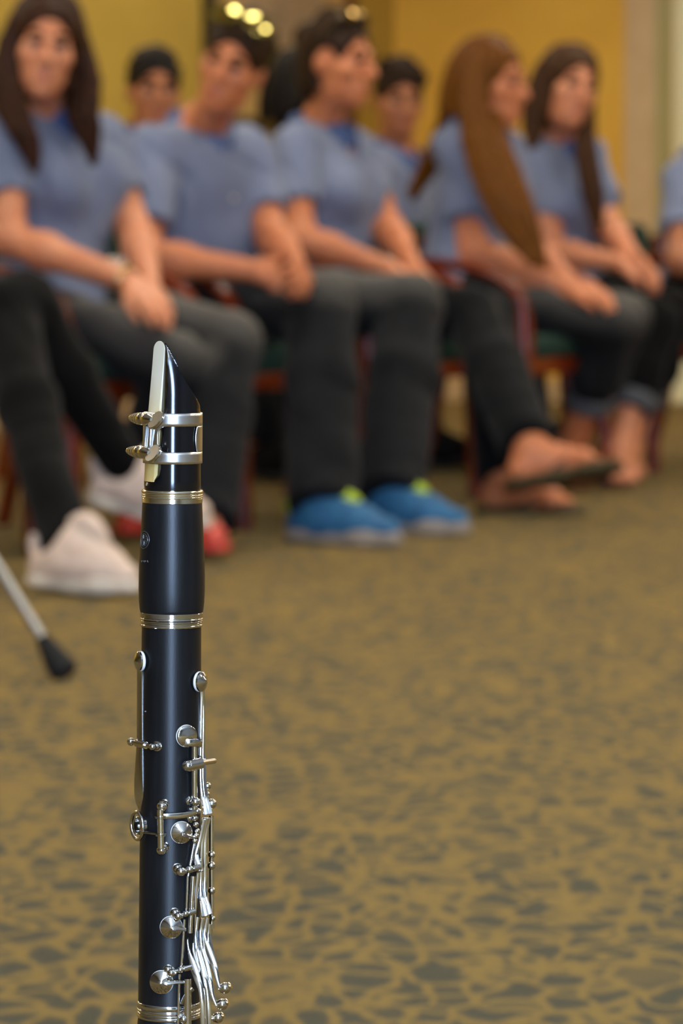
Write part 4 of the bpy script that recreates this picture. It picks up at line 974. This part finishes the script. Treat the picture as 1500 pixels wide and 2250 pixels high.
def bar(path, name, m='silver', th=1.3, parent=None, n=28, side=None, rnd=.35):
    """path rows: px, py, height above the body (mm), width (mm)"""
    s = spline(path, n); pts, nor = [], []
    for px, py, h, w in s:
        p, q = kp(px, py, h); pts.append(p); nor.append(q)
    if side is not None: nor = [(q * (1 - side) + Vector((1, -.25, 0)) * side).normalized() for q in nor]
    # tilt each face normal square to the run of the bar
    for i in range(n):
        t = (pts[min(i + 1, n - 1)] - pts[max(i - 1, 0)]).normalized(); nor[i] = (nor[i] - t * nor[i].dot(t)).normalized()
    return cbuild(MB().ribbon(pts, [w * MM for w in s[:, 3]], th * MM, nor, rnd), name, m, parent)
def rod(a, b, r=1.2, name='rod', m='silver', parent=None, seg=14):
    return cbuild(MB().tube([a, b], r * MM, seg), name, m, parent)

# register key on the thumb side
p, nn = ka(-66, 1453, 1.6); k = cup(p, nn, 10.2, 'register_pad_cup', 2.2, 1.4)
fbar([(307, 1462, 5.0, 4.4), (308, 1480, 4.0, 4.4), (308, 1560, 4.0, 4.6), (308, 1632, 4.4, 5.0), (306, 1690, 4.6, 6.4), (306, 1735, 4.6, 7.6), (308, 1762, 4.2, 7.0), (311, 1782, 3.2, 3.6)], 'register_key', -48, th=1.3)
a = loc(287.5, 1630, .001); b, _ = kp(334, 1641, 4.2)
rod(a, b, 1.15, 'pivot_rod'); cbuild(MB().ball(a, 2.1 * MM, Z, 18), 'pivot_ball', 'nickel'); post(335, 1641, 4.0, 1.9); post(344, 1640, .9, 1.9)
mid = (a + b) / 2; cbuild(MB().tube([mid - (b - a) * .22, mid + (b - a) * .22], 1.9 * MM, 14), 'pivot_tube', 'silver')
cbuild(MB().box(Vector((-.5, -.3, -.25)) * MM, Vector((.5, .3, .25)) * MM, 0, lambda v: kp(320, 1563, .02)[0] + Vector((v.x, v.y, v.z))), 'serial_mark', 'engraving')
# thumb ring with its bushing
p, nn = ka(-62, 1815, 3.2); t1 = nn.cross(Z)
k = cbuild(MB().tube([p + (t1 * math.cos(q) + Z * math.sin(q)) * 7.1 * MM for q in np.linspace(0, 2 * PI, 41)[:-1]], 1.0 * MM, 10, True), 'thumb_ring', 'silver')
cbuild(MB().lathe([(7.3 * MM, -.9 * MM), (7.3 * MM, .7 * MM), (6.6 * MM, .7 * MM), (6.6 * MM, -.9 * MM), (7.3 * MM, -.9 * MM)], p, nn, 40, cap=False), 'ring_wall', 'silver', k)
cbuild(MB().lathe([(4.7 * MM, -3.6 * MM), (4.7 * MM, .2 * MM), (4.3 * MM, .5 * MM), (3.8 * MM, .1 * MM), (3.7 * MM, -3.6 * MM)], p, nn, 36, cap=False), 'thumb_bushing', 'silver')
cbuild(MB().lathe([(3.7 * MM, -3.4 * MM), (3.7 * MM, -2.6 * MM), (.1 * MM, -2.6 * MM)], p, nn, 24), 'thumb_hole', 'ebonite')
# its vertical rod between two ball posts, and the bridge across the body
pt, pb = post(356, 1772, 4.2, 2.8, 'v'), post(355, 1868, 4.0, 2.7, 'v')
post(359, 1768, 2.0, 2.5, False); post(360, 1862, 2.2, 2.5, False)
a, nn = kp(352, 1779, 6.0); b, _ = kp(353.5, 1864, 6.0); rod(a, b, 1.75, 'thumb_rod')
for py, r in ((1794, 3.0), (1797, 2.6), (1833, 2.9), (1836, 2.6)):
    c = a + (b - a) * ((py - 1779) / 85); cbuild(MB().lathe([(r * .8 * MM, -.45 * MM), (r * MM, -.2 * MM), (r * MM, .2 * MM), (r * .8 * MM, .45 * MM)], c, b - a, 22), 'collar', 'silver')
c = a + (b - a) * .64; q, _ = ka(-52, 1830, 3.4); cbuild(MB().ribbon(spline([c[:], ((c + q) / 2 + Vector((0, -.001, .0006)))[:], q[:]], 10), [.003] * 10, .0012, (0, 0, 1), .4), 'ring_arm', 'silver')
s = [kp(px, py, h) for px, py, h in spline([(346, 1794, 4.6), (365, 1793.5, 3.6), (385, 1793, 3.0), (405, 1791, 3.2), (420, 1788, 3.6), (430, 1785, 4.4)], 22)]
cbuild(MB().ribbon([q[0] for q in s], [(2.6 + .5 * math.sin(i / 21 * PI)) * MM for i in range(22)], 1.1 * MM, [q[1] for q in s], .4), 'bridge_key', 'nickel')
# upper pads at the right with their levers (throat and trill keys)
p, nn = ka(62, 1497, 1.6); k = cup(p, nn, 10.4, 'pad_cup', 2.6, 1.5)
fbar([(441, 1506, 5.0, 3.0), (443, 1518, 4.2, 2.0), (442, 1580, 4.2, 2.0), (441, 1650, 4.6, 2.0), (441, 1710, 5.4, 2.0), (444, 1748, 6.6, 2.4), (449, 1772, 8.6, 3.0), (452, 1790, 10.4, 3.2)], 'trill_key')
fbar([(446, 1516, 3.2, 1.6), (447, 1580, 3.4, 1.8), (446, 1650, 3.8, 1.9), (446, 1710, 4.6, 2.0), (449, 1748, 5.8, 2.2), (455, 1772, 7.6, 2.6), (457, 1789, 9.2, 2.6)], 'trill_key')
fbar([(450, 1660, 2.6, 1.4), (450, 1710, 3.4, 1.6), (453, 1748, 4.4, 1.7), (459, 1772, 6.0, 2.0), (463, 1788, 7.4, 2.0)], 'trill_key', 12)
p, nn = kp(409, 1617, 1.7); k = cup(p, nn, 11.4, 'pad_cup', 1.2, 1.3)
q = [kp(px, py, h)[0] for px, py, h in ((407, 1630, 3.2), (418, 1632, 4.4), (430, 1632, 5.0), (441, 1636, 4.6))]
cbuild(MB().ribbon(spline([v[:] for v in q], 10), [3.4 * MM, 3.6 * MM, 3.8 * MM, 4 * MM, 4.2 * MM, 4.2 * MM, 4 * MM, 3.8 * MM, 3.6 * MM, 3.4 * MM], 1.6 * MM, (.45, -.9, 0), .4), 'key_arm', 'silver', k)
a, _ = kp(413, 1683, 5.2); b, _ = kp(441, 1677, 5.2); rod(a, b, 3.1, 'hinge_tube'); cbuild(MB().ball(a, 3.1 * MM, b - a, 18), 'hinge_cap', 'silver')
c = loc(470, 1672, -.002); rod(b, c, 1.5, 'hinge_rod', 'nickel')
a, _ = kp(427, 1640, 2.2); b, _ = kp(427, 1782, 2.2); rod(a, b, 1.5, 'rod')
post(429, 1762, 4.6, 2.5); post(433, 1782, 3.4, 1.8); post(427, 1798, 3.0, 1.7)
for px, py, r in ((456, 1727, 2.0), (465, 1766, 2.7), (455, 1745, 1.5)):
    cbuild(MB().ball(loc(px, py, .002), r * MM, Z, 18), 'post', 'nickel')
# cone-domed pad with its arm to the right
def conepad(px, py, d, ex_, ey_, w=4.6):
    p, nn = kp(px, py, 1.8); k = cup(p, nn, d, 'pad_cup', 3.0, 1.2)
    q = [kp(px, py, 5.6)[0], kp(px + (ex_ - px) * .4, py + (ey_ - py) * .4, 5.0)[0], kp(ex_, ey_, 4.2)[0]]
    cbuild(MB().ribbon(spline([v[:] for v in q], 9), [.6 * MM, w * .7 * MM, w * .75 * MM, w * .7 * MM, w * .6 * MM, w * .5 * MM, w * .45 * MM, w * .4 * MM, w * .4 * MM], [1 * MM] * 9, [kp(px, py)[1] * .8 + Z * .6] * 9, .3), 'key_arm', 'silver', k)
conepad(398, 1829, 11.4, 430, 1842); conepad(376, 2037, 11.6, 408, 2043); conepad(355, 2158, 12.2, 410, 2158)
# hinge posts with short rods
for (x1, y1, x2, y2), rr_ in (((394, 1914, 440, 1905), 2.6), ((388, 2012, 428, 2002), 2.2), ((373, 2137, 420, 2124), 2.2)):
    post(x1 - 4, y1 - 6, 1.0, 2.4, False); post(x1 + 3, y1 + 1, 4.4, rr_)
    a, _ = kp(x1 + 3, y1, 4.6); b, _ = kp(x2, y2, 5.0); rod(a, b, 1.1, 'hinge_rod')
    c = a + (b - a) * .45; cbuild(MB().ball(c, (rr_ - .5) * MM, b - a, 16), 'collar', 'silver')
    cbuild(MB().tube([a + (b - a) * .62, b], 1.7 * MM, 14), 'hinge_tube', 'silver')
# tubes running down the right of the body
for x1, y1, x2, y2, h, r in ((427, 1850, 413, 1925, 1.6, .7), (412, 1925, 409, 2010, 1.6, .7), (405, 2020, 398, 2125, 1.6, .8), (394, 2140, 391, 2250, 1.8, .8), (424, 1925, 417, 2050, 3.2, 1.3), (412, 2150, 412, 2290, 4.2, 2.0)):
    a, _ = kp(x1, y1, h); b, _ = kp(x2, y2, h); rod(a, b, r, 'rod', 'silver')
for px, py in ((430, 1812), (433, 1826), (428, 1848), (431, 1836)): cbuild(MB().ball(kp(px, py, 4.2)[0], 1.5 * MM, Z, 14), 'spring_bead', 'nickel')
# side key levers
fbar([(448, 1800, 8.0, 2.2), (440, 1840, 8.0, 2.4), (433, 1868, 8.4, 2.6), (431, 1884, 9.4, 3.0), (435, 1902, 11.4, 3.6), (439, 1916, 13.2, 3.8)], 'side_key', 4)
fbar([(452, 1797, 5.0, 3.6), (446, 1830, 5.0, 2.6), (442, 1880, 5.2, 1.9), (441, 1940, 5.4, 1.9), (442, 1972, 6.6, 2.6), (447, 1994, 8.8, 3.6), (451, 2013, 11.2, 4.0)], 'side_key')
fbar([(457, 1797, 4.0, 2.8), (451, 1840, 4.0, 2.2), (450, 1880, 4.2, 2.0), (450, 1940, 4.4, 2.0), (451, 1970, 5.4, 2.2), (456, 1990, 7.4, 2.8), (460, 2009, 9.4, 3.2)], 'side_key')
fbar([(438, 1890, 8.0, 2.0), (431, 1955, 8.0, 2.2), (427, 2010, 8.2, 2.0), (424, 2050, 8.6, 2.0), (425, 2085, 9.8, 2.0), (431, 2112, 11.6, 2.2), (440, 2140, 13.6, 2.4), (449, 2175, 15, 2.2), (452, 2230, 15.4, 2.0), (453, 2275, 15.4, 2.0)], 'side_key')
fbar([(411, 2060, 12.0, 1.2), (415, 2090, 13.2, 1.4), (424, 2122, 16.6, 3.8), (433, 2150, 19.6, 3.6), (441, 2178, 21.4, 2.6), (445, 2225, 22, 2.6), (446, 2275, 22, 2.6)], 'side_key', 3)
fbar([(434, 2015, 7.0, 2.0), (430, 2050, 7.4, 2.2), (433, 2085, 8.8, 2.2), (442, 2122, 12.2, 3.2), (450, 2156, 15.0, 3.4), (456, 2182, 15.6, 2.8), (459, 2230, 16.2, 2.5), (460, 2275, 16.2, 2.5)], 'side_key')
fbar([(445, 2018, 6.0, 2.0), (441, 2050, 6.2, 2.0), (444, 2085, 7.6, 2.4), (454, 2122, 11.2, 3.0), (462, 2158, 14.2, 2.8), (467, 2188, 15.0, 2.2), (474, 2207, 15.6, 1.8)], 'side_key')
fbar([(456, 2016, 4.6, 2.2), (450, 2048, 4.8, 2.4), (452, 2068, 5.6, 2.8), (459, 2092, 7.8, 3.8), (471, 2125, 11.2, 3.4), (479, 2158, 13.0, 2.2), (484, 2174, 13.8, 1.6)], 'side_key')
fbar([(462, 2030, 2.0, 2.4), (460, 2060, 2.4, 2.2), (466, 2095, 4.0, 2.2), (473, 2120, 6.0, 2.0)], 'side_key', 20)
for px, py, r in ((494, 2171, 3.1), (488, 2207, 3.1), (479, 2236, 2.9)):
    c = loc(px, py, .013); cbuild(MB().ball(c, r * MM, (1, -.4, .6), 20), 'post', 'nickel')
    rod(loc(px - 14, py + 2, .013), c, 1.3, 'pivot_rod', 'nickel'); cbuild(MB().lathe([(r * .55 * MM, r * .75 * MM), (r * .6 * MM, (r + .3) * MM), (r * .3 * MM, (r + .5) * MM)], c, (.8, -.3, .5), 16), 'screw_head', 'nickel')
    cbuild(MB().lathe([(r * .7 * MM, -.7 * MM), (r * .75 * MM, -.3 * MM), (r * .75 * MM, .3 * MM), (r * .7 * MM, .7 * MM)], loc(px - 8, py + 1, .013), (1, 0, .1), 16), 'collar', 'nickel')
# the thin rod standing off to the right with its beads
a, b = loc(464, 1792, -.001), loc(465, 2040, -.001); rod(a, b, 1.3, 'long_rod')
for px, py, r in ((465, 1878, 2.0), (464.5, 1902, 2.2), (465, 1957, 2.0), (467, 2018, 1.5)): cbuild(MB().ball(loc(px, py, .000), r * MM, Z, 16), 'collar', 'nickel')
rod(loc(462, 2040, -.002), loc(455, 2110, -.002), 1.3, 'long_rod')
# lower joint levers just below the ring
bar([(400, 2206, 2.6, 2.2), (408, 2188, 4.4, 2.2), (424, 2172, 6.0, 2.2)], 'bridge_lever', n=12)
post(403, 2240, 3.6, 2.4); post(392, 2262, 3.0, 2.2)
